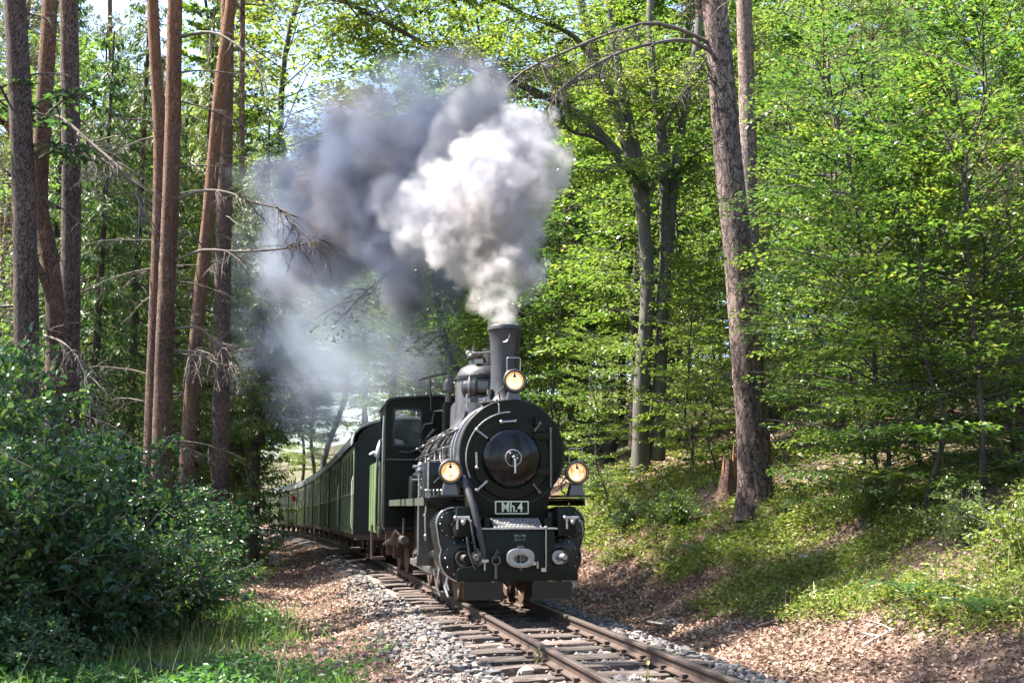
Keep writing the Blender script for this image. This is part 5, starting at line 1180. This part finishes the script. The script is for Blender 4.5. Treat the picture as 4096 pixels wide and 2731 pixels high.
def leafy_limb(root, loc, pix, Y0, Y1, r, seed, nsp=12, ls=1.6, per=130, leaf=.10, mat=None, bark=None, hang=0.0):
    gq = np.random.default_rng(seed); n_ = len(pix); W_ = np.array([at(x, y, Y0 + (Y1 - Y0) * i / (n_ - 1)) for i, (x, y) in enumerate(pix)]) - loc
    c = spl(W_, 24); t = np.linspace(0, 1, 24); wood = [(c, r * (1 - .8 * t) + .006)]; parts = []
    for k in range(nsp):
        i = int(np.clip(gq.uniform(.2, 1.02) * 23, 2, 22)); a = gq.uniform(0, 6.28); e = c[i] + np.array([math.cos(a), math.sin(a), gq.normal(.0, .2) - hang]) * ls * gq.uniform(.5, 1.15)
        wood.append((np.stack([c[i], (c[i] + e) / 2 + [0, 0, .06], e]), np.array([.02, .012, .004]))); parts.append(spray(c[i] * .85 + e * .15, e, gq, per, .36, leaf, .1 + hang * .3))
    b = link("limb", np_mesh("limb", *tubes_np(wood, 6), True, bark or M_beechb), None, root); V, F = join_np(parts)
    return link("foliage", np_mesh("foliage", V, F, False, mat or M_beech), None, b)
leafy_limb(rb, lb, [(2480, 620), (2330, 470), (2133, 363), (1950, 290), (1783, 223), (1580, 110), (1400, 20), (1200, -100)], 25.5, 22, .11, 411, 60, 2.2, 150)
leafy_limb(rb, lb, [(2520, 690), (2400, 560), (2280, 520), (2230, 440)], 25.5, 23.5, .08, 412, 9, 1.3, 120)
leafy_limb(rb, lb, [(2440, 360), (2300, 150), (2100, 60), (1900, -30), (1650, -80)], 26, 24, .08, 413, 50, 2.2, 150)
leafy_limb(rb, lb, [(2600, 380), (2450, 300), (2300, 330), (2200, 400)], 26, 23, .05, 414, 16, 1.5, 130)
leafy_limb(rb, lb, [(2640, 520), (2760, 330), (2850, 200)], 26, 25, .06, 415, 14, 1.5, 130)
leafy_limb(rb, lb, [(2690, 720), (2780, 620), (2880, 560)], 26, 24, .05, 416, 14, 1.4, 130)
leafy_limb(rb, lb, [(2600, 760), (2480, 660), (2400, 690)], 26, 24.5, .05, 417, 10, 1.3, 130)
leafy_limb(rb, lb, [(1950, 290), (1860, 700), (1720, 990), (1580, 1075), (1450, 1180), (1380, 1260)], 22, 19.5, .03, 418, 20, .75, 46, .085, M_beech2, M_dbark, .55)
leafy_limb(rb, lb, [(1860, 700), (1800, 1100), (1770, 1300), (1780, 1400)], 21, 18.5, .025, 419, 18, .6, 50, .085, M_beech2, M_dbark, .4)
leafy_later()
# ------------------------------------------------------------------ the wood behind and beside
gq = np.random.default_rng(500)
CNT = {}
LOCS = []
def place(kind, X, Y, sc=1.0, label=None, group=None):
    z = float(gz(X, Y)) - .08; rz = gq.uniform(0, 6.28); LOCS.append((X, Y))
    if kind[0] == 'y': a = BY[int(kind[1])]; parts = [("trunk", a[0], None), ("crown", a[1], None)]; nm = "young_beech"
    elif kind[0] == 't': a = BT[int(kind[1])]; parts = [("trunk", a[0], None), ("crown", a[1], None)]; nm = "beech_tree"
    elif kind[0] == 's': a = SP[int(kind[1])]; parts = [("trunk", a[0], None), ("crown", a[1], None)]; nm = "spruce_tree"
    elif kind[0] == 'l': a = PCL[int(kind[1])]; parts = [("branches", a[0], (0, 0, .3)), ("crown", a[1], (0, 0, .3))]; nm = "young_pine"
    else:
        k = int(kind[1]); zc = 11.5 + gq.uniform(-1, 3); parts = [("trunk", PT[k % 4], None), ("dead_branches", DT[k % 2], None), ("crown_limbs", PC[k % 3][0], (0, 0, zc)), ("crown", PC[k % 3][1], (0, 0, zc))]; nm = "pine_tree"
    return thing_tree(nm, (X, Y, z), label, group, parts, rz, sc)
def far_from(X, Y, d): return all((X - a) ** 2 + (Y - b) ** 2 > d * d for a, b in LOCS)
# (kind, pixel x, depth, scale, label) : trees that stand out
SPOT = [
 ("y1", 3420, 14.5, .80, "leafy young beech filling the middle of the right bank"),
 ("y4", 3900, 13.0, .80, "leafy young beech close to the right edge above the grass"),
 ("y2", 3680, 16.5, 1.05, "low bright young beech behind the bank grass on the right"),
 ("y0", 3440, 17.5, .85, "young beech reaching a spray towards the big scaly pine"),
 ("y4", 3530, 15.2, .68, "bright low beech a little right of the big scaly pine"),
 ("y2", 3660, 13.6, .85, "bright layered young beech above the middle of the bank"),
 ("y0", 4060, 13.8, .8, "bright young beech cut by the right edge"),
 ("y3", 3560, 21, .95, "taller young beech in the thicket right of the big pine"),
 ("y1", 3980, 19, 1.0, "dense young beech behind the right edge thicket"),
 ("y2", 2860, 22, .6, "small shaded young beech left of the big scaly pine"),
 ("l0", 3860, 18.5, 1.0, "pale green young pine with soft needles at the right edge"),
 ("l1", 4080, 16.0, .95, "pale needled low pine in the right corner of the wood"),
 ("l0", 3560, 24, 1.35, "pale needled pine high in the upper right"),
 ("s0", 790, 28, .88, "sunlit spruce with hanging sprays behind the leaning pine"),
 ("s0", 520, 26, .95, "broad light green spruce left of the close pair of pines"),
 ("s1", 360, 24, .95, "spruce with pale tips behind the third pine from the left"),
 ("s1", 930, 40, 1.1, "spruce in the shade behind the dark straight pine"),
 ("s1", 960, 38, 1.0, "drooping spruce beside the far coaches at the smoke's left edge"),
 ("s0", 815, 34, .95, "spruce filling the gap behind the leaning pine"),
 ("s0", 930, 55, 1.35, "tall spruce beyond the drooping one at the line's left"),
 ("s1", 700, 32, 1.1, "spruce seen between the close pine pair and the leaning pine"),
 ("t0", 985, 49, 1.45, "great light beech arching over the line behind the smoke"),
 ("t1", 1600, 58, 1.55, "great beech right of the bend behind the dark smoke"),
 ("t2", 1310, 82, 1.55, "great beech far beyond the bend, in the sky gap"),
 ("y2", 2760, 24.2, .95, "young beech in front of the right stem of the old beech"),
 ("y0", 2440, 24.5, .62, "young beech in front of the left stem of the old beech"),
 ("t1", 930, 36, 1.15, "light green beech overhanging the line left of the smoke"),
 ("t2", 985, 43, 1.35, "light green beech leaning over the far coaches"),
 ("t0", 940, 64, 1.4, "tall light beech behind the dark straight pine"),
 ("t2", 1480, 72, 1.35, "tall light beech beyond the far bend behind the smoke"),
 ("t1", 1650, 56, 1.3, "tall beech behind the upper left of the smoke"),
 ("t2", 1880, 48, 1.2, "tall beech rising behind the white smoke"),
 ("t0", 2150, 42, 1.1, "tall beech right of the white smoke"),
 ("s0", 180, 30, 1.0, "spruce at the back of the left hand pines"),
]
for kd, px, Y, sc, lb_ in SPOT:
    r_ = place(kd, (px - 2048) / FPX * Y, Y, sc, lb_)
    if lb_.startswith("drooping spruce"):       # bare below, its branches begin high on the stem
        for c_ in r_.children: c_.location.z = 3.8; c_.scale.z = .8
        link("stem", PT[2], None, r_).scale = (1, 1, .3)
def scatter(n, kinds, y0, y1, l0, l1, dmin, sc0, sc1, label, group, test=None, tries=40):
    c = 0
    for _ in range(n * tries):
        if c >= n: break
        Y = gq.uniform(y0, y1); l = gq.uniform(l0, l1); X = float(xc(Y)) + l / .98
        if abs(X / max(Y, 1)) > (.62 if X > 0 else .47) or not far_from(X, Y, dmin) or (test and not test(X, Y, 2048 + FPX * X / Y)): continue
        place(kinds[gq.integers(len(kinds))], X, Y, gq.uniform(sc0, sc1), zoned(label, 2048 + FPX * X / Y), group); c += 1
ZONE = [(-9e9, "beyond the left edge"), (0, "behind the leftmost pines"), (430, "behind the close pair of pines"), (760, "behind the leaning pine"), (1000, "left of the drifting smoke"), (1400, "behind the drifting smoke"), (1800, "behind the white smoke"), (2230, "between the engine and the old beech"), (2500, "behind the old beech"), (2830, "behind the big scaly pine"), (3090, "just right of the big scaly pine"), (3400, "in the thicket right of the big pine"), (3700, "towards the right edge"), (3950, "at the right edge")]
def zoned(what, px): return what + " " + [z for a, z in ZONE if px >= a][-1]
Y5 = ["y0", "y1", "y2", "y3", "y4"]
vis = lambda X, Y, px: not (2450 < px < 3080 + 8000 / Y and Y < 25)
clear = lambda X, Y, px: Y > 78 or X + 3.2 < -.228 * Y          # keeps the tail of the train in view
scatter(20, Y5, 18, 32, 6.2, 22, 1.5, .75, 1.05, "leafy young beech on the near right slope", "young beeches on the right slope", vis)
scatter(32, Y5, 30, 62, 5.0, 34, 2.0, .9, 1.3, "young beech deep in the wood", "young beeches deep in the right wood")
scatter(12, ["t0", "t1", "t2"], 26, 46, 6.5, 24, 2.8, .9, 1.15, "tall leafy beech up the right slope", "tall beeches of the right wood", vis)
scatter(22, ["t0", "t1", "t2"], 40, 95, 4.2, 26, 3.5, 1.1, 1.45, "far tall beech right of the line", "far beeches right of the line")
scatter(40, ["p0", "p1", "p2", "p3"], 24, 80, 6.5, 48, 1.8, .85, 1.15, "slender reddish pine in the right hand wood", "slender pines of the right wood", vis)
scatter(12, ["p0", "p1", "p2", "p3"], 28, 50, -22, -7, 2.2, .85, 1.1, "slender pine of the left wood", "slender pines of the left wood", clear)
scatter(30, ["p0", "p1", "p2"], 48, 120, -60, -6.5, 2.6, .9, 1.15, "far thin pine left of the line", "far pines left of the line", clear)
scatter(6, ["s0", "s1"], 40, 62, -34, -8, 3.2, .9, 1.2, "dark green spruce of the left wood", "spruces of the left wood", clear)
scatter(20, Y5, 28, 60, -30, -6.0, 2.5, .9, 1.3, "light green young beech of the left wood", "young beeches left of the line", clear)
scatter(12, ["t0", "t1", "t2"], 42, 105, -34, -5.5, 4.0, 1.0, 1.3, "far tall beech left of the line", "far beeches left of the line", clear)
scatter(26, ["t0", "t1", "t2", "y3"], 88, 150, -45, 45, 5.0, 1.0, 1.3, "distant leafy tree closing the view", "distant trees behind the train", lambda X, Y, px: abs(lat(X, Y)) > 4)
scatter(9, ["s0"], 36, 66, -36, -9, 2.6, 1.2, 1.5, "tall spruce rising between the trunks", "tall spruces of the left wood", lambda X, Y, px: px < 820)
# unseen pines of the left wood, placed to shade the foreground
for X, Y, k in ((-12.5, 8.8, 2), (-14.5, 13.5, 1), (-8.6, 7.0, 1), (-7.4, 10.6, 2)):
    place("p%d" % k, X, Y, 1.0, zoned("tall unseen shade pine", -1), "unseen shade pines beyond the left edge")
# the wood behind the viewer, mirrored in the smokebox door
for i, (kd, X, Y) in enumerate((("t0", -6, -9), ("t1", 9.5, -7), ("t2", -11, -15), ("t0", 14, -14), ("p0", -8, -3), ("p2", 8.5, -2), ("t1", 3.2, -20), ("t2", -1.5, -22), ("y3", 7.2, -12), ("y1", -5, -15), ("t1", 20, -6), ("t0", -19, -7))):
    place(kd, X, Y, 1.0, "tree of the wood behind the viewer, out of the picture", "trees behind the viewer")
# ------------------------------------------------------------------ shrubs along the left of the path
def shrub_asset(name, seed, rad, h, n, leaf, mat):
    gq = np.random.default_rng(seed); wood = []; parts = []
    for k in range(26):
        a = gq.uniform(0, 6.28); tl = gq.uniform(.1, .95); e = np.array([math.cos(a) * rad * tl, math.sin(a) * rad * tl, h * gq.uniform(.55, 1.05) * (1.05 - .4 * tl ** 2)])
        m_ = np.array([e[0] * .35, e[1] * .35, e[2] * .55]); c = spl([(gq.normal(0, .08), gq.normal(0, .08), 0), m_, e], 8); wood.append((c, np.linspace(.016, .004, 8)))
        for q in range(n // 26 // 14):
            i = gq.integers(2, 8); a2 = gq.uniform(0, 6.28); e2 = c[i] + np.array([math.cos(a2), math.sin(a2), gq.normal(.1, .35)]) * gq.uniform(.18, .5); wood.append((np.stack([c[i], e2]), np.array([.006, .003])))
            m = 14; t = gq.uniform(.1, 1.1, m)[:, None]; Pq = c[i] + (e2 - c[i]) * t + gq.normal(0, .045, (m, 3)); D = nrm(nrm(e2 - c[i]) * .5 + gq.normal(0, .6, (m, 3)) + [0, 0, -.2]); N_ = nrm(gq.normal(0, .5, (m, 3)) + [0, 0, .9] + np.array([e[0], e[1], 0]) * .25)
            l = leaf * gq.uniform(.45, 1.45, m); parts.append(leaves_np(Pq, D, N_, l, l * .68, .16, True))
    V, F = join_np(parts); return np_mesh(name + "_stems", *tubes_np(wood, 5), True, M_twig), np_mesh(name + "_leaves", V, F, False, mat)
SH = [shrub_asset("shrub", 600, 1.25, 2.1, 8000, .072, M_bush), shrub_asset("shrub", 601, 1.05, 1.6, 6400, .068, M_bush), shrub_asset("shrub", 602, 1.4, 2.5, 9000, .076, M_bush)]
SH.append(shrub_asset("bank_shrub", 603, 1.3, 1.2, 3000, .075, M_beech)); SH.append(shrub_asset("bank_shrub", 604, 1.1, 1.5, 2400, .07, M_beech2))
def shrub(k, px, Y, sc, label, zs=1.0, group=None, nm="shrub"):
    X = (px - 2048) / FPX * Y; r_ = thing_tree(nm, (X, Y, float(gz(X, Y)) - .05), label, group, [("stems", SH[k][0], None), ("leaves", SH[k][1], None)], gq.uniform(0, 6.28), sc, "shrub"); r_.scale = (sc, sc, sc * zs); return r_
for k, px, Y, sc, zs, lb_ in ((2, -40, 9.6, 1.0, 1.08, "tall dark hazel shrub cut by the left edge"), (0, 330, 10.8, 1.05, 1.02, "dark leafy shrub in front of the third pine"), (2, 130, 12.6, 1.1, 1.15, "tall shrub behind the leftmost shaded shrub"),
        (1, 540, 13.0, 1.1, .95, "blue green shrub left of the grass, below the close pine pair"), (0, 480, 14.6, 1.05, 1.05, "shrub half hidden behind the middle of the dark hedge"), (1, 690, 14.2, 1.0, .92, "dense shrub below the leaning pine"),
        (0, 640, 17.4, 1.0, .8, "leafy shrub at the foot of the close pine pair"), (1, 765, 17.0, .98, .85, "sunlit shrub beside the brown path"), (0, 800, 20.5, 1.0, .9, "shrub at the foot of the dark straight pine"),
        (1, 850, 20.5, .9, .75, "bright leafy shrub leaning over the path edge"), (0, 860, 26, .95, .85, "yellow green shrub near the far end of the path"),
        (1, 120, 9.3, .62, .8, "low shrub with drooping leaves at the lower left")):
    shrub(k, px, Y, sc, lb_, zs)
# understory on the right brow
for k, px, Y, sc, lb_ in ((3, 2700, 19.5, .6, "low shrub in the shade left of the big scaly pine"), (4, 2500, 21.5, .6, "low shrub below the old beech"), (3, 3150, 16.2, .42, "small shrub at the foot of the big scaly pine"), (4, 3820, 11.6, .45, "small bright shrub in the grass near the right edge"), (3, 4060, 10.4, .5, "leafy shrub cut by the right edge of the view"), (3, 3480, 14.5, .5, "small shrub on the brow of the right bank"), (4, 2380, 26, .7, "low shrub behind the right lamp of the engine")):
    shrub(k, px, Y, sc, lb_)

# fern by the grass
def fern(px, py, Y, label, seed):
    gq = np.random.default_rng(seed); X = (px - 2048) / FPX * Y; root = empty("fern", (X, Y, float(gz(X, Y))), 0, label, "fern")
    for k in range(9):
        a = k * .7 + gq.normal(0, .15); L_ = gq.uniform(.55, .85); d = np.array([math.cos(a), math.sin(a), 0]); t = np.linspace(0, 1, 26); c = d * (L_ * t)[:, None]; c[:, 2] = L_ * (.95 * t - .75 * t ** 2)
        tg_ = nrm(np.gradient(c, axis=0)); s = np.cross(tg_, [0, 0, 1]); s = nrm(s); N_ = np.cross(s, tg_); parts = [tubes_np([(c, np.linspace(.006, .002, 26))], 4)]
        w = .17 * L_ * np.sin(np.pi * np.clip(t * .92 + .1, 0, 1)) ** .8
        for sg in (-1, 1): parts.append(leaves_np(c[3:], nrm(s * sg + tg_ * .35)[3:], N_[3:], w[3:] + .01, .022, .05))
        V, F = join_np(parts); link("frond", np_mesh("frond", V, F, False, M_bush), None, root)
fern(690, 2560, 10.6, "green fern with feathered fronds left of the grass patch", 71)
fern(480, 2600, 10.2, "second fern, nearer the left edge, under the dark shrubs", 72)

for k, (px, Y, lb_) in enumerate(((3900, 9.6, "fern at the far right of the bank, nearest the right edge"), (3640, 10.6, "fern standing in the middle of the sunlit bank"), (3330, 15.4, "fern in the half shade right of the big scaly pine"), (2820, 17.0, "fern in the shade left of the big scaly pine"))):
    fern(px, 0, Y, lb_, 160 + k)
# weeds between the rails
def weed(X, Y, z, h, n, label, seed):
    gq = np.random.default_rng(seed); root = empty("weed", (X, Y, z), 0, label, "weed"); c = spl([(0, 0, 0), (.01, 0, h * .6), (.02, .01, h)], 6)
    link("stem", np_mesh("stem", *tubes_np([(c, np.linspace(.004, .002, 6))], 4), True, M_grass2), None, root)
    i = gq.integers(1, 6, n); D = nrm(gq.normal(size=(n, 3)) + [0, 0, .5]); V, F = leaves_np(c[i], D, nrm(gq.normal(size=(n, 3)) + [0, 0, 1]), gq.uniform(.03, .06, n), .03, .1, True); link("leaves", np_mesh("leaves", V, F, False, M_grass2), None, root)
for k, (px, py, h, n, lb_) in enumerate(((2565, 2715, .16, 14, "bright green weed between the rails near the bottom edge"), (2580, 2610, .1, 10, "small green weed beside the right rail"), (2280, 2505, .12, 16, "green tuft between the rails close to the engine"), (2145, 2640, .14, 16, "green weed growing over a sleeper end on the left"))):
    Y = FPX * (CAM_H + .16) / (py - 2025); weed((px - 2048) / FPX * Y, Y, -.17, h, n, lb_, 80 + k)

# fallen branches and stump
def fallen(pix, r, label, seed, mat=M_twig):
    gq = np.random.default_rng(seed); W_ = []
    for px, py in pix:
        d = ray(px, py); lo, hi = 5.0, 40.0
        for _ in range(40):
            mid = (lo + hi) / 2; p = np.array([0, 0, CAM_H]) + d * (mid / d[1])
            if p[2] > float(gz(p[0], p[1])): lo = mid
            else: hi = mid
        p = np.array([0, 0, CAM_H]) + d * (lo / d[1]); p[2] += r * 1.5 + .02; W_.append(p)
    W_ = np.array(W_); c = spl(W_, 14); t = np.linspace(0, 1, 14); wood = [(c - W_[0], r * (1 - .6 * t))]
    for k in range(4): i = gq.integers(3, 13); wood += dead_branch(c[i] - W_[0], gq.normal(size=3) * [1, 1, .3] + [0, 0, .35], gq.uniform(.12, .35), gq, r * .5, .1, 1, .1)[:2]
    o = link("fallen_branch", np_mesh("fallen_branch", *tubes_np(wood, 6), True, mat)); o.location = W_[0]; tag(o, label, "branch")
M_pale = flat("bleached_wood", (.5, .45, .4), .85)
fallen([(3190, 2240), (3260, 2235), (3340, 2222)], .014, "pale fallen stick lying across the green bank", 90, M_pale)
fallen([(3200, 2435), (3290, 2430), (3370, 2405)], .016, "curved bleached stick at the edge of the leaf litter", 91, M_pale)
fallen([(3030, 2520), (3120, 2490), (3190, 2455)], .016, "dark fallen branch on the lit leaf litter", 92)
fallen([(3450, 2600), (3520, 2560), (3580, 2530)], .014, "thin straight stick in the shadow on the lower right", 93, M_pale)
fallen([(2590, 2500), (2660, 2510), (2730, 2512)], .018, "gnarled pale root lying beside the right rail", 94, M_pale)
fallen([(2560, 2430), (2565, 2400), (2545, 2370)], .010, "little upright bleached twig in the leaf litter", 95, M_pale)
gq2 = np.random.default_rng(96); X, Y = (2905 - 2048) / FPX * 19.2, 19.2
stp = empty("tree_stump", (X, Y, float(gz(X, Y)) - .1), 0, "splintered reddish stump left of the big scaly pine", "stump")
v, f = trunk_np([(0, 0, 0), (.02, 0, .45), (.05, 0, .9)], .2, .1, gq2, 14, .08, .2, .5); link("stump_wood", np_mesh("stump_wood", v, f, True, M_pine_r), None, stp)
sp_ = [(np.array([[.02 + .1 * math.cos(a), .1 * math.sin(a), .6], [.04 + .11 * math.cos(a), .11 * math.sin(a), .75 + gq2.uniform(.0, .5) ** 2 * 2]]), np.array([.05, .008])) for a in np.arange(0, 6.2, .9)]
link("splinters", np_mesh("splinters", *tubes_np(sp_, 5), False, flat("split_wood", (.16, .08, .045), .9)), None, stp)
# kilometre stone
Y = 33.5; X = (1114 - 2048) / FPX * Y
km = empty("kilometre_stone", (X, Y, float(gz(X, Y)) - .05), .15, "small pale kilometre stone beside the path with dark digits", "marker stone")
MB().plate(rbox(-.135, .135, 0, .40, .03), -.06, .06).build("stone", paint("weathered_stone", (.5, .48, .40), .9, 0, .4, .2, (.12, .12, .07), 8), km, 30, .012)
text("311", .15, (0, -.062, .24), flat("stone_lettering", (.03, .03, .03), .8), km, .8, .003)
# ------------------------------------------------------------------ smoke: real volumes
def smoke_mat(name, col, dens, lo, hi, sc, amp, aniso=.2, detail=5, lac=2.2, sub=0.0, absorb=(0, 0, 0), col2=None):
    m = bpy.data.materials.new(name); m.use_nodes = True; N, L = m.node_tree.nodes, m.node_tree.links; N.clear()
    o = N.new("ShaderNodeOutputMaterial"); v = N.new("ShaderNodeVolumePrincipled"); L.new(v.outputs[0], o.inputs["Volume"])
    v.inputs["Color"].default_value = (*col, 1); v.inputs["Density Attribute"].default_value = ""; v.inputs["Anisotropy"].default_value = aniso
    v.inputs["Absorption Color"].default_value = (*absorb, 1)
    a = N.new("ShaderNodeAttribute"); a.attribute_name = "density"
    t = N.new("ShaderNodeTexCoord"); n = N.new("ShaderNodeTexNoise"); n.inputs["Scale"].default_value = sc; n.inputs["Detail"].default_value = detail; n.inputs["Roughness"].default_value = .62; n.inputs["Lacunarity"].default_value = lac
    L.new(t.outputs["Object"], n.inputs["Vector"])
    if col2:
        n2 = N.new("ShaderNodeTexNoise"); n2.inputs["Scale"].default_value = .55; n2.inputs["Detail"].default_value = 2; L.new(t.outputs["Object"], n2.inputs["Vector"])
        L.new(ramp(N, L, n2.outputs[0], [(.5, col), (.7, col2)]), v.inputs["Color"])
    k = N.new("ShaderNodeMath"); k.operation = 'MULTIPLY_ADD'; L.new(n.outputs[0], k.inputs[0]); k.inputs[1].default_value = amp; k.inputs[2].default_value = -amp * .5
    s = N.new("ShaderNodeMath"); s.operation = 'ADD'; L.new(a.outputs["Fac"], s.inputs[0]); L.new(k.outputs[0], s.inputs[1])
    r = N.new("ShaderNodeMapRange"); r.interpolation_type = 'SMOOTHSTEP'; L.new(s.outputs[0], r.inputs[0]); r.inputs[1].default_value, r.inputs[2].default_value, r.inputs[3].default_value, r.inputs[4].default_value = lo, hi, 0, dens
    g_ = N.new("ShaderNodeMath"); g_.operation = 'GREATER_THAN'; L.new(a.outputs["Fac"], g_.inputs[0]); g_.inputs[1].default_value = .002
    mm = N.new("ShaderNodeMath"); mm.operation = 'MULTIPLY'; L.new(r.outputs[0], mm.inputs[0]); L.new(g_.outputs[0], mm.inputs[1]); L.new(mm.outputs[0], v.inputs["Density"])
    return m
def smoke(name, balls, voxel, band, mat, label):
    bm = bmesh.new(); bmesh.ops.create_icosphere(bm, subdivisions=2, radius=1); bm.verts.ensure_lookup_table()
    v0 = np.array([v.co[:] for v in bm.verts]); f0 = np.array([[v.index for v in f.verts] for f in bm.faces]); bm.free()
    C = np.array([c for c, r in balls]); r_ = np.array([r for c, r in balls])
    me = np_mesh(name, (C[:, None] + v0[None] * r_[:, None, None]).reshape(-1, 3), (f0[None] + np.arange(len(C))[:, None, None] * len(v0)).reshape(-1, 3))
    o = link(name, me, mat); tag(o, label, "smoke", kind="stuff")
    ng = bpy.data.node_groups.new(name + "_fog", 'GeometryNodeTree'); ng.interface.new_socket("Geometry", in_out='INPUT', socket_type='NodeSocketGeometry'); ng.interface.new_socket("Geometry", in_out='OUTPUT', socket_type='NodeSocketGeometry')
    gi, go = ng.nodes.new("NodeGroupInput"), ng.nodes.new("NodeGroupOutput"); mv = ng.nodes.new("GeometryNodeMeshToVolume"); mv.resolution_mode = 'VOXEL_SIZE'
    mv.inputs["Voxel Size"].default_value = voxel; mv.inputs["Interior Band Width"].default_value = band; mv.inputs["Density"].default_value = 1.0
    sm = ng.nodes.new("GeometryNodeSetMaterial"); sm.inputs["Material"].default_value = mat
    ng.links.new(gi.outputs[0], mv.inputs[0]); ng.links.new(mv.outputs[0], sm.inputs[0]); ng.links.new(sm.outputs[0], go.inputs[0])
    md = o.modifiers.new("fog", 'NODES'); md.node_group = ng
    return o
gq = np.random.default_rng(700)
def cauli(base, lv1, lv2, f1=(.35, .55), f2=(.35, .5)):
    out = []
    for c, r in base:
        out.append((c, r))
        for _ in range(lv1):
            d = rand_unit(1, gq)[0]; d[1] *= .8; r1 = r * gq.uniform(*f1); c1 = c + nrm(d) * (r * gq.uniform(.75, 1.0)); out.append((c1, r1))
            for _2 in range(lv2): d2 = nrm(rand_unit(1, gq)[0] + nrm(d) * .6); r2 = r1 * gq.uniform(*f2); out.append((c1 + d2 * r1 * .95, r2))
    return out
FR = [(2018, 1282, 46), (2012, 1240, 60), (2003, 1190, 72), (1992, 1130, 92), (2035, 1075, 105), (1965, 1030, 110), (2065, 975, 115), (1905, 950, 125), (1830, 890, 135), (1985, 890, 150), (1715, 860, 110), (1625, 830, 70), (1945, 770, 160), (2090, 800, 125), (1820, 760, 115), (2060, 650, 150), (2150, 710, 110), (1970, 660, 125), (2085, 530, 95), (2180, 610, 85), (1700, 780, 80), (2010, 550, 85), (1880, 680, 80)]
base = []
for px, py, r in FR:
    Y = 12.83 + (1285 - py) / 850 * 1.9 + gq.normal(0, .06); base.append((at(px, py, Y), 1.22 * r / FPX * Y))
M_smoke = smoke_mat("fresh_smoke", (.66, .652, .69), 12.0, .0, .65, 3.2, 1.1, .3, 7, 2.2, 0, (0, 0, 0), (.65, .62, .605))  # brown second colour puts the plume's shade into its tint
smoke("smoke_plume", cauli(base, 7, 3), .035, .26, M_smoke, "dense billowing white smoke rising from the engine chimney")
def bank(balls, k): return [(at(px, py, Y), k * r / FPX * Y) for px, py, r, Y in balls]
DK = [(1500, 720, 230, 17.2), (1390, 860, 220, 18.5), (1650, 540, 220, 16.3), (1280, 740, 170, 20), (1470, 500, 170, 17.6), (1590, 900, 210, 16.8), (1760, 430, 140, 15.9), (1860, 310, 110, 15.3), (1560, 370, 130, 16.8), (1330, 560, 140, 19), (1780, 620, 160, 15.4), (1700, 760, 160, 15.4), (1930, 420, 90, 15.0), (1780, 1020, 130, 15.8), (1640, 1120, 150, 16), (1300, 980, 170, 20.5), (1850, 1120, 80, 15.2)]
M_smoke2 = smoke_mat("shaded_coal_smoke", (.16, .185, .26), 5.5, .0, .75, 1.7, 1.15, .3, 6, 2.2, 0, (0, 0, 0), (.25, .215, .2))  # canopy shade and sky blue are put into this dark coal smoke colour
smoke("shaded_coal_smoke", cauli(bank(DK, 1.25), 6, 0, (.4, .65)), .08, .6, M_smoke2, "dark blue grey smoke bank behind the white plume")
GR = [(1900, 450, 110, 15.0), (1830, 540, 110, 15.1), (1960, 340, 80, 15.2), (1760, 650, 90, 15.0), (1850, 660, 100, 14.8), (1700, 900, 100, 14.9), (1640, 960, 80, 15.2), (1770, 1000, 90, 15.2), (1560, 780, 80, 15.6)]
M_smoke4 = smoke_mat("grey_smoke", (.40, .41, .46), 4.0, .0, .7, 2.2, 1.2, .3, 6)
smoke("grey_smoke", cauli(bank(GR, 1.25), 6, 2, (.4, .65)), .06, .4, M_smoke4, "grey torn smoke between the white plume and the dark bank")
TR = [(1270, 1080, 230, 22), (1450, 1200, 220, 18.5), (1170, 1330, 190, 26), (1400, 1320, 230, 21), (1600, 1280, 160, 17.5), (1310, 1580, 190, 29), (1500, 1480, 180, 23), (1210, 1560, 170, 33), (1120, 1080, 130, 26), (1060, 900, 100, 26), (1050, 720, 80, 24), (1150, 800, 120, 23), (1720, 1380, 110, 16.5), (1600, 1600, 110, 21), (1400, 1740, 120, 33), (1130, 1700, 110, 40), (1750, 1500, 100, 18), (990, 1020, 110, 27), (970, 1260, 110, 28), (1010, 1460, 120, 30)]
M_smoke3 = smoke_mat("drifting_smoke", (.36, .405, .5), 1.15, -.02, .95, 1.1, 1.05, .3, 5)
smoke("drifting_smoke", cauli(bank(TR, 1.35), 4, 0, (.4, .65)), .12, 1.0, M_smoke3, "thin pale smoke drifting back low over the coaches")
